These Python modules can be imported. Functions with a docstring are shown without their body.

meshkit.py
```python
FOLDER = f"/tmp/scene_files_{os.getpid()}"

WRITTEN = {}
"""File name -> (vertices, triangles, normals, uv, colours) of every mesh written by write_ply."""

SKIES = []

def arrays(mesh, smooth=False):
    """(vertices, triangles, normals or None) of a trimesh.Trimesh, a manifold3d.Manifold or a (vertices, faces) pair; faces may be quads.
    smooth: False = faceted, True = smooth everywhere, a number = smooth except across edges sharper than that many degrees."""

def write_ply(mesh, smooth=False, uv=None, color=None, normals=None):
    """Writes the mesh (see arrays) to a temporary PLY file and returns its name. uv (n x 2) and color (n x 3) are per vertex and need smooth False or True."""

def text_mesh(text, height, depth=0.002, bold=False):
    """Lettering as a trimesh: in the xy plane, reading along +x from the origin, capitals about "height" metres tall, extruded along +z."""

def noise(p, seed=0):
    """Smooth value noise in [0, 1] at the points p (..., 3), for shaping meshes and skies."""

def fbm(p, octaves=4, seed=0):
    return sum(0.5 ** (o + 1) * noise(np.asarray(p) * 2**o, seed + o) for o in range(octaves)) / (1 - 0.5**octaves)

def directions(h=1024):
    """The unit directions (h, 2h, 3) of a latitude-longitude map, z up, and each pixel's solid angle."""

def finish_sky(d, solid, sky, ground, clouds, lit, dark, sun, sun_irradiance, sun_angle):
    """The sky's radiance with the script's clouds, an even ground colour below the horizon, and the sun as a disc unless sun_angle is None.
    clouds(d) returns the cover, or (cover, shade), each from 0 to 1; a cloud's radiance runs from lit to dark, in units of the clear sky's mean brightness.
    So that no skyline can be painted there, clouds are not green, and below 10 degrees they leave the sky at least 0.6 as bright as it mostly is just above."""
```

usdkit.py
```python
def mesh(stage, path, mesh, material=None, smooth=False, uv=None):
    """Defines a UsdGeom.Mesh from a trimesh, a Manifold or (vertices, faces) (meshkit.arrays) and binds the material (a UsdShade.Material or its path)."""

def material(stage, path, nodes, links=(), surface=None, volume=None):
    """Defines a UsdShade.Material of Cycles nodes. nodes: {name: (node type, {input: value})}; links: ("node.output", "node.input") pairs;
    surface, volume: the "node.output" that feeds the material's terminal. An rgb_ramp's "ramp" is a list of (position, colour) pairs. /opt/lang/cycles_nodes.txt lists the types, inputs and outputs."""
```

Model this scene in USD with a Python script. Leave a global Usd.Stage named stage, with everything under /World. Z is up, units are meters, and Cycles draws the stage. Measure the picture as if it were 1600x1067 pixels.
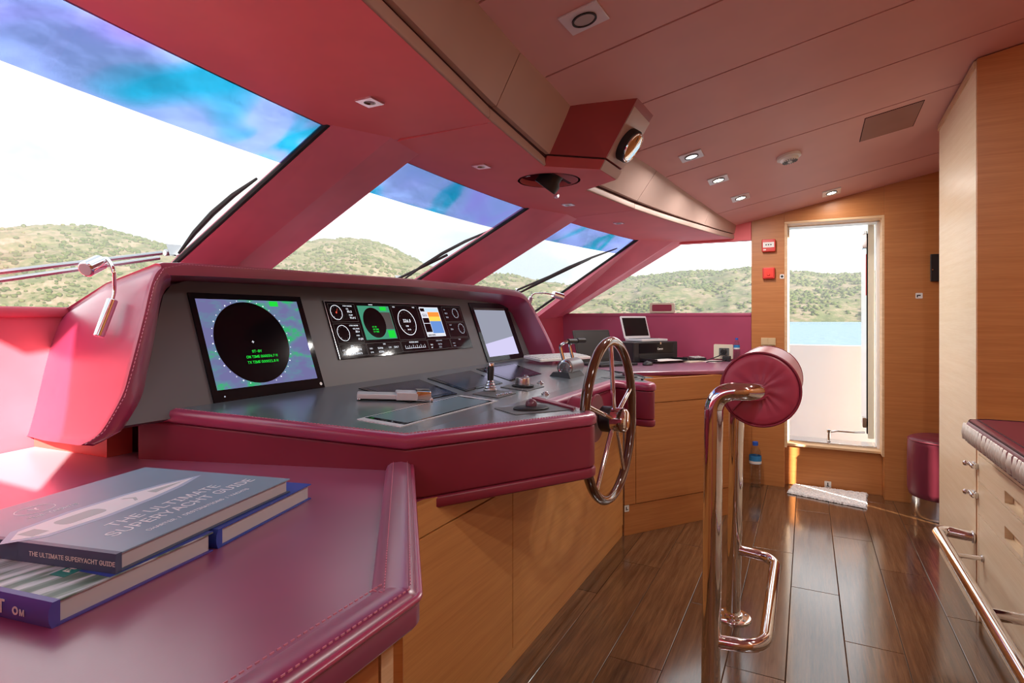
import math, random
import numpy as np, trimesh, shapely, manifold3d, usdkit, meshkit
from shapely.geometry import Polygon
from pxr import Usd, UsdGeom, UsdLux, UsdShade, Gf, Sdf, Vt

random.seed(7); RNG = np.random.default_rng(7)
stage = Usd.Stage.CreateInMemory()
UsdGeom.SetStageUpAxis(stage, 'Z'); UsdGeom.SetStageMetersPerUnit(stage, 1.0)
UsdGeom.Xform.Define(stage, '/World'); UsdGeom.Scope.Define(stage, '/World/Looks')
stage.SetDefaultPrim(stage.GetPrimAtPath('/World'))
A = np.array

# ------------------------------------------------------------------ camera, sky, sun, exposure
# X runs across the boat to starboard, Y forward to the bow, z up; the camera stands in the port doorway.
cam = UsdGeom.Camera.Define(stage, '/World/camera')
cam.CreateHorizontalApertureAttr(36.0); cam.CreateFocalLengthAttr(20.25)
cam.CreateVerticalApertureOffsetAttr(-0.844); cam.CreateClippingRangeAttr(Gf.Vec2f(0.02, 9000))
cam.CreateExposureAttr(1.2)
_c, _s = 0.8898, 0.4563
cam.AddTransformOp().Set(Gf.Matrix4d(_s, -_c, 0, 0, 0, 0, 1, 0, -_c, -_s, 0, 0, 0, 0, 1.15, 1))
SUN = A([-0.50, -0.76, 0.285]); SUN = SUN / np.linalg.norm(SUN)
SKY_STRENGTH, SUN_STRENGTH = 1.0, 3.2
sky_mat = usdkit.material(stage, '/World/Looks/sky', {
    'co': ('texture_coordinate', {}), 'mp': ('mapping', {'scale': (1.0, 1.0, 2.2)}),
    'n': ('noise_texture', {'scale': 3.2, 'detail': 7.0, 'roughness': 0.55, 'distortion': 0.3}),
    'r': ('rgb_ramp', {'ramp': [(0.37, (0.32, 0.39, 0.46)), (0.47, (0.44, 0.47, 0.49)), (0.57, (0.95, 0.95, 0.95)), (0.7, (1.5, 1.5, 1.48))]}),
    'b': ('background_shader', {'strength': SKY_STRENGTH})},
    [('co.generated', 'mp.vector'), ('mp.vector', 'n.vector'), ('n.fac', 'r.fac'), ('r.color', 'b.color')], surface='b.background')
dome = UsdLux.DomeLight.Define(stage, '/World/sky'); dome.CreateIntensityAttr(1.0)
UsdShade.MaterialBindingAPI.Apply(dome.GetPrim()).Bind(sky_mat)
sun = UsdLux.DistantLight.Define(stage, '/World/sun'); sun.CreateIntensityAttr(SUN_STRENGTH); sun.CreateAngleAttr(0.6); sun.CreateNormalizeAttr(True)
sun.CreateColorAttr(Gf.Vec3f(1.0, 0.86, 0.66))
_z = SUN; _x = np.cross([0, 0, 1.0], _z); _x /= np.linalg.norm(_x); _y = np.cross(_z, _x)
sun.AddTransformOp().Set(Gf.Matrix4d(*_x, 0, *_y, 0, *_z, 0, 0, 0, 0, 1))

# ------------------------------------------------------------------ scene graph helpers
_used = {}
def _name(parent, name):
    k = (parent, name); n = _used.get(k, -1) + 1; _used[k] = n
    return f'{parent}/{name}' + (f'_{n:03d}' if n else '')
def _tag(prim, **kw):
    for k, v in kw.items():
        if v: prim.SetCustomDataByKey(k, v)
class T:                                   # a thing (or a part that holds sub-parts): an Xform with its own origin
    def __init__(s, path, loc=(0, 0, 0)):
        s.path, s.loc = path, A(loc, float)
    @property
    def prim(s): return stage.GetPrimAtPath(s.path)
def thing(name, label, cat, loc=(0, 0, 0), group=None, kind=None):
    p = _name('/World', name); x = UsdGeom.Xform.Define(stage, p)
    if any(loc): x.AddTranslateOp().Set(Gf.Vec3d(*map(float, loc)))
    _tag(x.GetPrim(), label=label, category=cat, group=group, kind=kind)
    return T(p, loc)
def struct_x(name):
    p = _name('/World', name); x = UsdGeom.Xform.Define(stage, p); _tag(x.GetPrim(), kind='structure'); return T(p)
def _cat(m):
    if isinstance(m, (list, tuple)) and m and not isinstance(m[0], np.ndarray): return trimesh.util.concatenate(list(m))
    return m
def part(t, name, m, mat, smooth=35, label=None, kind=None):
    m = _cat(m); m = m.copy(); off = t.loc
    if np.any(off): m.apply_translation(-off)
    p = _name(t.path, name); u = usdkit.mesh(stage, p, m, MAT[mat], smooth=smooth)
    _tag(u.GetPrim(), label=label, kind=kind)
    return T(p, t.loc)
def single(name, m, mat, label, cat, group=None, kind=None, smooth=35):
    p = _name('/World', name); u = usdkit.mesh(stage, p, _cat(m), MAT[mat], smooth=smooth)
    _tag(u.GetPrim(), label=label, category=cat, group=group, kind=kind); return T(p)
def struct(name, m, mat, smooth=35):
    p = _name('/World', name); u = usdkit.mesh(stage, p, _cat(m), MAT[mat], smooth=smooth); _tag(u.GetPrim(), kind='structure'); return T(p)
def copy(src, loc, label, mat4=None, group=None):
    base = src.path.rsplit('/', 1)[1]
    base = base[:-4] if base[-4:-3] == '_' and base[-3:].isdigit() else base
    was = src.prim.GetCustomData()
    p = _name('/World', base); x = UsdGeom.Xform.Define(stage, p)
    x.GetPrim().GetReferences().AddInternalReference(src.path)
    x.ClearXformOpOrder()
    if mat4 is not None: x.AddTransformOp().Set(Gf.Matrix4d(*np.asarray(mat4, float).T.ravel()))
    else: x.AddTranslateOp(opSuffix='place').Set(Gf.Vec3d(*map(float, loc)))
    _tag(x.GetPrim(), label=label, category=was['category'], group=group or was.get('group'))
    x.GetPrim().SetInstanceable(True); return T(p, loc)

# ------------------------------------------------------------------ mesh helpers
def ccw(p):
    p = [A(q, float)[:2] for q in p]; a = sum(p[i][0] * p[(i + 1) % len(p)][1] - p[(i + 1) % len(p)][0] * p[i][1] for i in range(len(p)))
    return p if a > 0 else p[::-1]
def inset(p, d):
    n = len(p); out = []
    for i in range(n):
        a, b, c = p[i - 1], p[i], p[(i + 1) % n]
        e1 = (b - a) / np.linalg.norm(b - a); e2 = (c - b) / np.linalg.norm(c - b)
        n1, n2 = A([-e1[1], e1[0]]), A([-e2[1], e2[0]])
        k = n1 + n2; k = k / max(np.dot(k, n1), 0.25)
        out.append(b + k * d)
    return out
def cap(p):
    v, f = trimesh.creation.triangulate_polygon(Polygon(p), engine='earcut')
    idx = [int(np.argmin(((A(p) - q) ** 2).sum(1))) for q in v]
    f = A([[idx[i] for i in t] for t in f])
    q = A(p); ar = [(q[t[1]] - q[t[0]])[0] * (q[t[2]] - q[t[0]])[1] - (q[t[1]] - q[t[0]])[1] * (q[t[2]] - q[t[0]])[0] for t in f]
    return A([t if a > 0 else t[::-1] for t, a in zip(f, ar)])
def stack(poly, levels):                   # levels: (inset, z) from bottom to top
    p = ccw(poly); n = len(p); V, F = [], []
    loops = [(inset(p, d) if d else p, z) for d, z in levels]
    for l, z in loops: V += [[q[0], q[1], z] for q in l]
    for k in range(len(loops) - 1):
        for i in range(n):
            a, b = k * n + i, k * n + (i + 1) % n; F += [[a, b, b + n], [a, b + n, a + n]]
    F += [list(t[::-1]) for t in cap(loops[0][0])] + [[x + (len(loops) - 1) * n for x in t] for t in cap(loops[-1][0])]
    return trimesh.Trimesh(A(V), A(F), process=False)
def prism(poly, z0, z1, b=0.0):
    if b <= 0: return stack(poly, [(0, z0), (0, z1)])
    return stack(poly, [(b, z0), (b * .3, z0 + b * .3), (0, z0 + b), (0, z1 - b), (b * .3, z1 - b * .3), (b, z1)])
def box(x0, x1, y0, y1, z0, z1, b=0.0):
    x0, x1 = sorted((x0, x1)); y0, y1 = sorted((y0, y1)); z0, z1 = sorted((z0, z1))
    return prism([(x0, y0), (x1, y0), (x1, y1), (x0, y1)], z0, z1, min(b, (x1 - x0) * .45, (y1 - y0) * .45, (z1 - z0) * .45))
def frame(m, o, u, v, n=None):             # local x,y,z -> o + x u + y v + z n
    u, v = A(u, float), A(v, float); u = u / np.linalg.norm(u); n = np.cross(u, v) if n is None else A(n, float); n = n / np.linalg.norm(n)
    v = np.cross(n, u); M = np.eye(4); M[:3, 0], M[:3, 1], M[:3, 2], M[:3, 3] = u, v, n, o
    m = m.copy(); m.apply_transform(M); return m
def plate(o, u, v, poly, d0, d1, b=0.0): return frame(prism(poly, d0, d1, b), o, u, v)
def rect(x0, x1, y0, y1): return [(x0, y0), (x1, y0), (x1, y1), (x0, y1)]
def rrect(x0, x1, y0, y1, r, k=4):
    out = []
    for cx, cy, a0 in ((x1 - r, y0 + r, -90), (x1 - r, y1 - r, 0), (x0 + r, y1 - r, 90), (x0 + r, y0 + r, 180)):
        out += [(cx + r * math.cos(math.radians(a0 + 90 * i / k)), cy + r * math.sin(math.radians(a0 + 90 * i / k))) for i in range(k + 1)]
    return out
def circ(cx, cy, r, n=32, ry=None): return [(cx + r * math.cos(2 * math.pi * i / n), cy + (ry or r) * math.sin(2 * math.pi * i / n)) for i in range(n)]
def ring(cx, cy, r0, r1, d0, d1, n=40, ry0=None, ry1=None):
    o, i = circ(cx, cy, r1, n, ry1), circ(cx, cy, r0, n, ry0); V = [(*p, z) for z in (d0, d1) for l in (o, i) for p in l]; F = []
    for k in range(n):
        j = (k + 1) % n; O0, O1, I0, I1 = (lambda q: 0 + q), (lambda q: 2 * n + q), (lambda q: n + q), (lambda q: 3 * n + q)
        F += [[O0(k), O0(j), O1(j)], [O0(k), O1(j), O1(k)], [I0(j), I0(k), I1(k)], [I0(j), I1(k), I1(j)], [O1(k), O1(j), I1(j)], [O1(k), I1(j), I1(k)], [O0(j), O0(k), I0(k)], [O0(j), I0(k), I0(j)]]
    return trimesh.Trimesh(A(V, float), A(F), process=False)
def polyhole(outer, holes, z0, z1):
    return trimesh.creation.extrude_polygon(Polygon(outer, holes), z1 - z0, engine='earcut').apply_translation((0, 0, z0))
def fillet(pts, r, k=6):
    pts = [A(p, float) for p in pts]; out = [pts[0]]
    for i in range(1, len(pts) - 1):
        a, b, c = pts[i - 1], pts[i], pts[i + 1]; d1, d2 = a - b, c - b; l1, l2 = np.linalg.norm(d1), np.linalg.norm(d2); d1, d2 = d1 / l1, d2 / l2
        ang = math.acos(np.clip(np.dot(d1, d2), -1, 1)); t = min(r / math.tan(ang / 2), l1 * .48, l2 * .48)
        p0, p2 = b + d1 * t, b + d2 * t
        out += [(1 - s) ** 2 * p0 + 2 * s * (1 - s) * (b * .78 + (p0 + p2) * .11) + s * s * p2 for s in np.linspace(0, 1, k + 1)]
    return out + [pts[-1]]
def tube(pts, r, n=14, closed=False):
    P = A(pts, float); N = len(P); R = np.broadcast_to(np.asarray(r, float), (N,))
    tan = np.array([(P[(i + 1) % N] - P[i - 1]) if closed or 0 < i < N - 1 else (P[1] - P[0] if i == 0 else P[-1] - P[-2]) for i in range(N)])
    tan /= np.linalg.norm(tan, axis=1, keepdims=True)
    u = np.cross(tan[0], [0, 0, 1.0]) if abs(tan[0][2]) < .9 else np.cross(tan[0], [1.0, 0, 0]); u /= np.linalg.norm(u); V = []
    for i in range(N):
        u = u - np.dot(u, tan[i]) * tan[i]; u /= np.linalg.norm(u); w = np.cross(tan[i], u)
        V += [P[i] + R[i] * (math.cos(2 * math.pi * k / n) * u + math.sin(2 * math.pi * k / n) * w) for k in range(n)]
    F = []
    for i in range(N if closed else N - 1):
        for k in range(n):
            a, b = i * n + k, i * n + (k + 1) % n; c, d = ((i + 1) % N) * n + k, ((i + 1) % N) * n + (k + 1) % n; F += [[a, b, d], [a, d, c]]
    if not closed:
        V += [P[0], P[-1]]
        for k in range(n): F += [[N * n, (k + 1) % n, k], [N * n + 1, (N - 1) * n + k, (N - 1) * n + (k + 1) % n]]
    return trimesh.Trimesh(A(V), A(F), process=False)
def lathe(prof, n=32, o=(0, 0, 0), axis=(0, 0, 1)):
    V, F = [], []; m = len(prof)
    for k in range(n):
        a = 2 * math.pi * k / n; V += [(r * math.cos(a), r * math.sin(a), z) for r, z in prof]
    for k in range(n):
        for i in range(m - 1):
            a, b, c, d = k * m + i, ((k + 1) % n) * m + i, ((k + 1) % n) * m + i + 1, k * m + i + 1
            if prof[i][0] > 1e-9: F.append([a, b, c])
            if prof[i + 1][0] > 1e-9: F.append([a, c, d])
    t = trimesh.Trimesh(A(V, float), A(F), process=False); ax = A(axis, float); ax /= np.linalg.norm(ax)
    u = np.cross([0, 0, 1.0], ax) if abs(ax[2]) < .99 else A([1.0, 0, 0]); return frame(t, o, u, np.cross(ax, u), ax)
def rod(a, b, r, n=16, ch=.08):
    a, b = A(a, float), A(b, float); L = np.linalg.norm(b - a); c = min(r * ch * 2, L * .3)
    return lathe([(0, 0), (r - c, 0), (r, c), (r, L - c), (r - c, L), (0, L)], n, a, b - a)
def sweep(path, prof, closed=False, pclosed=True, caps=True):   # prof: (outward = right of travel, up)
    P = A(path, float); N = len(P); n = len(prof); V = []
    for i in range(N):
        def dirn(a, b): d = (P[b] - P[a])[:2]; return d / np.linalg.norm(d)
        d1 = dirn(i - 1, i) if closed or i > 0 else dirn(0, 1); d2 = dirn(i, (i + 1) % N) if closed or i < N - 1 else d1
        n1, n2 = A([d1[1], -d1[0]]), A([d2[1], -d2[0]]); k = n1 + n2; k = k / max(np.dot(k, n1), .3)
        V += [[P[i][0] + k[0] * o, P[i][1] + k[1] * o, P[i][2] + h] for o, h in prof]
    F = []
    for i in range(N if closed else N - 1):
        for j in range(n if pclosed else n - 1):
            a, b = i * n + j, i * n + (j + 1) % n; c, d = ((i + 1) % N) * n + j, ((i + 1) % N) * n + (j + 1) % n; F += [[a, c, d], [a, d, b]]
    if caps and not closed and pclosed:
        t = cap([A(q) for q in prof]) if len(prof) > 3 else A([[0, 1, 2]])
        F += [list(q[::-1]) for q in t] + [[x + (N - 1) * n for x in q] for q in t]
    m = trimesh.Trimesh(A(V), A(F), process=False); m.fix_normals(); return m
def loft(curves, closed=False, ends=False):                    # curves: list of equally long point lists
    C = A(curves, float); m, n = C.shape[:2]; F = []
    for i in range(m if closed else m - 1):
        for j in range(n - 1):
            a, b, c, d = i * n + j, i * n + j + 1, ((i + 1) % m) * n + j + 1, ((i + 1) % m) * n + j; F += [[a, b, c], [a, c, d]]
    V = C.reshape(-1, 3)
    if closed and ends:
        for j in (0, n - 1):
            V = np.vstack([V, C[:, j].mean(0)]); q = len(V) - 1
            for i in range(m): a, b = i * n + j, ((i + 1) % m) * n + j; F.append([q, a, b] if j else [q, b, a])
    t = trimesh.Trimesh(V, A(F), process=False)
    if closed and ends: t.fix_normals()
    return t
def hexa(bot, top):                        # convex solid from points
    return trimesh.convex.convex_hull(A(list(bot) + list(top), float))
def quadslab(c4, d, b=.0):                 # c4: four corners (ccw seen from outside); thickness d inwards
    c = A(c4, float); n = np.cross(c[1] - c[0], c[2] - c[0]); n /= np.linalg.norm(n); return hexa(c, c - n * d)
def text(s, h, o, u, v, d=.0006, bold=False, center=False):
    m = meshkit.text_mesh(s, h, d, bold)
    if center: m.apply_translation((-m.bounds.mean(0)[0], 0, 0))
    return frame(m, o, u, v)
def stitches(path, step=.011, L=.006, w=.0012, h=.0010, up=(0, 0, 1)):
    P = A(path, float); out = []
    for a, b in zip(P[:-1], P[1:]):
        l = np.linalg.norm(b - a); e = (b - a) / l
        for q in np.arange(step / 2, l, step):
            out.append(frame(box(-L / 2, L / 2, -w / 2, w / 2, -h, h), a + e * q, e, np.cross(up, e)))
    return out
def sheet(f, us, vs, thick=None):
    G = A([[f(u, v) for v in vs] for u in us], float); return loft(G)

# ------------------------------------------------------------------ materials
MAT = {}
def mat(name, nodes, links, surface='p.BSDF'): MAT[name] = usdkit.material(stage, '/World/Looks/' + name, nodes, links, surface=surface)
def plain(name, col, rough=.5, metal=0., spec=.5, **kw):
    mat(name, {'p': ('principled_bsdf', {'base_color': col, 'roughness': rough, 'metallic': metal, 'specular_ior_level': spec, **kw})}, [])
def leather(name, col, rough=.38, spec=.5, bump=.12, var=.08, coat=0., sheen=0.):
    c = A(col)
    mat(name, {'g': ('geometry', {}), 'n': ('noise_texture', {'scale': 5.0, 'detail': 3.0}), 'r': ('rgb_ramp', {'ramp': [(.3, tuple(c * (1 - var))), (.7, tuple(c * (1 + var)))]}),
               'f': ('noise_texture', {'scale': 420.0, 'detail': 2.0}), 'b': ('bump', {'strength': bump, 'distance': .0006}),
               'p': ('principled_bsdf', {'roughness': rough, 'specular_ior_level': spec, 'coat_weight': coat, 'coat_roughness': .30, 'sheen_weight': sheen, 'sheen_roughness': .35, 'sheen_tint': (.80, .82, 1.0)})},
        [('g.position', 'n.vector'), ('g.position', 'f.vector'), ('n.fac', 'r.fac'), ('r.color', 'p.base_color'), ('f.fac', 'b.height'), ('b.normal', 'p.normal')])
def wood(name, c0, c1, scale, rough=.4, spec=.5, vary=0., coat=0., fine=1.0):
    nodes = {'g': ('geometry', {}), 'm': ('mapping', {'scale': scale}), 'n': ('noise_texture', {'scale': 1.0, 'detail': 6.0, 'roughness': .62, 'distortion': .25}),
             'm2': ('mapping', {'scale': tuple(A(scale) * 5 * fine)}), 'n2': ('noise_texture', {'scale': 1.0, 'detail': 3.0}),
             'x': ('math', {'math_type': 'multiply_add', 'value2': .45, 'value3': -.22}), 'y': ('math', {'math_type': 'add'}),
             'r': ('rgb_ramp', {'ramp': [(.28, c0), (.72, c1)]}), 'b': ('bump', {'strength': .05, 'distance': .0005}),
             'p': ('principled_bsdf', {'roughness': rough, 'specular_ior_level': spec, 'coat_weight': coat, 'coat_roughness': .12})}
    links = [('g.position', 'm.vector'), ('g.position', 'm2.vector'), ('m.vector', 'n.vector'), ('m2.vector', 'n2.vector'), ('n2.fac', 'x.value1'), ('x.value', 'y.value2'), ('n.fac', 'y.value1'), ('y.value', 'r.fac'), ('n2.fac', 'b.height'), ('b.normal', 'p.normal')]
    if vary:
        nodes['o'] = ('object_info', {}); nodes['h'] = ('hsv', {'saturation': 1.0}); nodes['k'] = ('map_range', {'to_min': 1 - vary, 'to_max': 1 + vary})
        nodes['ad'] = ('vector_math', {'math_type': 'scale', 'vector1': (7.0, 3.0, 5.0)}); nodes['sh'] = ('vector_math', {'math_type': 'add'})
        links = [l for l in links if l[0] != 'g.position'] + [('o.random', 'ad.scale'), ('g.position', 'sh.vector1'), ('ad.vector', 'sh.vector2'), ('sh.vector', 'm.vector'), ('sh.vector', 'm2.vector'), ('o.random', 'k.value'), ('k.result', 'h.value'), ('r.color', 'h.color'), ('h.color', 'p.base_color')]
    else: links.append(('r.color', 'p.base_color'))
    mat(name, nodes, links)
def emit(name, col, strength): mat(name, {'e': ('emission', {'color': col, 'strength': strength})}, [], 'e.emission')

leather('leather', (.36, .032, .105), .32, .9, coat=.7)
leather('leather_top', (.25, .024, .100), .32, .9, coat=1.0, sheen=.35)  # bluer base and sheen tint paint in the sky reflected on the desk
leather('leather_pod', (.32, .050, .058), .5, .4)
leather('leather_pod_base', (.46, .08, .085), .5, .4)
leather('leather_border_glare', (.80, .73, .64), .30, .9, coat=.8)  # cream tone paints in windows reflected on the red leather border
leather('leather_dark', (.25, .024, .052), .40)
leather('leather_bench', (.165, .022, .045), .36)
leather('leather_soffit_bounce', (.86, .19, .21), .55, .35, var=.04)  # same leather, lightened to stand in for light bounced from below
leather('leather_side_shaded', (.36, .050, .115), .45, .5)  # shaded copy of the parapet leather, for the starboard side
leather('leather_bolster', (.44, .050, .105), .38, .6, coat=.3)
leather('leather_hatch', (.34, .18, .16), .5, .4)
leather('leather_ceiling_bounce', (.74, .435, .42), .55, .35, var=.03)  # bounce from the wood and extra brightness put into the leather colour
leather('leather_fascia_sheen', (.50, .35, .30), .50, .4, var=.04)  # grey-brown paints in the grazing sheen on the leather
leather('leather_pillar_lit', (.88, .26, .35), .40, .5)  # same leather, its pink lightened to paint in reflected sky
leather('leather_parapet_lit', (.60, .09, .14), .45, .4)  # lit copy of the parapet leather, sun brightness put into the colour
leather('leather_sunlit', (.62, .10, .09), .5, .4)  # same leather in its sunlit tone, sunlight painted into the colour
plain('seam', (.05, .008, .012), .8)
plain('stitch', (.62, .25, .34), .7)
wood('veneer', (.44, .160, .045), (.54, .220, .068), (2.2, 2.2, 70.0), .42)
wood('veneer_console', (.60, .262, .075), (.71, .345, .11), (2.0, 2.0, 60.0), .45)
wood('veneer_lit', (.82, .64, .42), (.90, .74, .53), (2.5, 2.5, 50.0), .38)  # lit copy of the veneer, windscreen light painted into the colour
wood('veneer_edge', (.66, .42, .22), (.80, .56, .34), (2.5, 2.5, 50.0), .45)
wood('plank', (.036, .018, .009), (.165, .080, .036), (2.4, 46.0, 46.0), .20, .6, vary=.25, coat=1.0)
plain('floor_gap', (.012, .006, .004), .8)
plain('dash', (.135, .132, .14), .42)
plain('dash_top', (.11, .135, .15), .27, 0., 1.0, coat_weight=.8, coat_roughness=.18)
plain('black_gloss', (.010, .009, .012), .06, 0., .25)
plain('black', (.012, .012, .014), .5)
plain('black_plastic', (.022, .022, .024), .38)
plain('grey_plastic', (.11, .115, .12), .45)
plain('chrome', (.86, .86, .88), .06, 1.0)
plain('chrome_brushed', (.78, .78, .80), .22, 1.0)
plain('silver_and_glare', (.72, .74, .78), .35, .25)  # silver; on chrome parts its paleness paints in reflected windows
plain('steel', (.62, .62, .63), .18, 1.0)
plain('white_paint', (.90, .90, .88), .35)
plain('cream', (.72, .66, .52), .45)
plain('beige', (.55, .46, .36), .5)
plain('white_plastic', (.78, .77, .75), .4)
plain('red_plastic', (.62, .035, .03), .38)
plain('red_bright', (.85, .05, .03), .35)
plain('paper', (.80, .78, .74), .8)
plain('pages', (.55, .53, .56), .85)
plain('blue_cover', (.035, .075, .42), .3)
plain('blue_spine', (.085, .07, .36), .35)
plain('slate_spine', (.075, .105, .19), .38)
plain('slate_cover', (.24, .36, .48), .32, 0., .7)
plain('green_print', (.01, .20, .17), .4)
plain('ship_white', (.85, .90, .95), .4)
plain('ship_halo', (.42, .55, .72), .4)
plain('ship_grey', (.48, .56, .58), .45)
plain('mahogany', (.085, .028, .012), .10, coat_weight=1.0, coat_roughness=.04)
plain('key_white', (.62, .62, .62), .5)
plain('rubber', (.02, .02, .02), .7)
plain('lens_grey', (.45, .45, .46), .4)
plain('switch_gold', (.62, .46, .26), .4)
plain('pewter', (.32, .32, .33), .30, .8)
plain('cap_blue', (.02, .10, .50), .4)
plain('label_blue', (.03, .22, .50), .45)
plain('trackball', (.16, .06, .09), .2)
emit('lamp_glow', (1.0, .88, .66), 5.0)
emit('lamp_dim', (1.0, .95, .9), 0.9)
emit('glow_green', (.02, .80, .06), 0.40)
emit('glow_white', (.75, .78, .85), 0.54)
emit('glow_grey', (.45, .45, .52), 0.40)
emit('glow_red', (.75, .10, .06), 0.43)
mat('chart_screen', {'g': ('geometry', {}), 'n': ('noise_texture', {'scale': 14.0, 'detail': 5.0}), 'r': ('rgb_ramp', {'ramp': [(.35, (.012, .014, .030)), (.6, (.040, .034, .055)), (.72, (.02, .06, .08))]}),
    'p': ('principled_bsdf', {'roughness': .14})}, [('g.position', 'n.vector'), ('n.fac', 'r.fac'), ('r.color', 'p.base_color')])
mat('strip_screen', {'p': ('principled_bsdf', {'base_color': (.17, .27, .32), 'roughness': .2})}, [])
mat('radar_page', {'g': ('geometry', {}), 'm': ('mapping', {'scale': (7.0, 7.0, 16.0)}), 'n': ('noise_texture', {'scale': 1.0, 'detail': 5.0, 'roughness': .6}),
    'r': ('rgb_ramp', {'ramp': [(.44, (.12, .115, .25)), (.53, (.10, .16, .25)), (.60, (.03, .32, .12))]}), 'e': ('emission', {'strength': .62})},
    [('g.position', 'm.vector'), ('m.vector', 'n.vector'), ('n.fac', 'r.fac'), ('r.color', 'e.color')], 'e.emission')
mat('radar_dark', {'p': ('principled_bsdf', {'base_color': (.008, .005, .008), 'roughness': .10, 'specular_ior_level': .2})}, [])
emit('page_green', (.06, .27, .17), .5); emit('page_blue', (.12, .24, .55), 0.58); emit('page_orange', (.85, .25, .04), 0.58); emit('page_yellow', (.85, .55, .08), 0.58); emit('page_pale', (.45, .60, .72), 0.58); emit('page_white', (.62, .62, .68), 0.58)
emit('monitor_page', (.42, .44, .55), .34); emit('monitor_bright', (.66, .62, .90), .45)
mat('laptop_screen', {'p': ('principled_bsdf', {'base_color': (.035, .035, .036), 'roughness': .35})}, [])
mat('glass_pane', {'t': ('transparent_bsdf', {'color': (.985, .99, .99)}), 'g': ('glossy_bsdf', {'roughness': .01}), 'l': ('layer_weight', {'blend': .5}), 'pw': ('math', {'math_type': 'power', 'value2': 5.0}), 'f': ('math', {'math_type': 'multiply_add', 'value2': .35, 'value3': .015}), 'm': ('mix_closure', {})},
    [('l.facing', 'pw.value1'), ('pw.value', 'f.value1'), ('f.value', 'm.fac'), ('t.BSDF', 'm.closure1'), ('g.BSDF', 'm.closure2')], 'm.closure')
mat('tint', {'g': ('geometry', {}), 'mp': ('mapping', {'scale': (1.0, 1.0, 1.0)}), 'n': ('noise_texture', {'scale': 3.1, 'detail': 1.5, 'distortion': .6}),
    'r': ('rgb_ramp', {'ramp': [(.30, (.54, .46, .84)), (.42, (.50, .56, .84)), (.53, (.46, .56, .79)), (.605, (.12, .53, .69)), (.66, (.16, .54, .69)), (.74, (.47, .54, .81)), (.84, (.54, .47, .83))]}), 't': ('transparent_bsdf', {}),
    'gl': ('glossy_bsdf', {'roughness': .02}), 'm': ('mix_closure', {'fac': .04})},
    [('g.position', 'mp.vector'), ('mp.vector', 'n.vector'), ('n.fac', 'r.fac'), ('r.color', 't.color'), ('t.BSDF', 'm.closure1'), ('gl.BSDF', 'm.closure2')], 'm.closure')
mat('bottle_clear', {'t': ('transparent_bsdf', {'color': (.90, .94, .97)}), 'g': ('glossy_bsdf', {'roughness': .05}), 'l': ('layer_weight', {'blend': .5}), 'pw': ('math', {'math_type': 'power', 'value2': 3.0}), 'f': ('math', {'math_type': 'multiply_add', 'value2': .5, 'value3': .05}), 'm': ('mix_closure', {})},
    [('l.facing', 'pw.value1'), ('pw.value', 'f.value1'), ('f.value', 'm.fac'), ('t.BSDF', 'm.closure1'), ('g.BSDF', 'm.closure2')], 'm.closure')
mat('mirror_lens', {'p': ('principled_bsdf', {'base_color': (.85, .85, .86), 'metallic': 1.0, 'roughness': .05})}, [])
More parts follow.
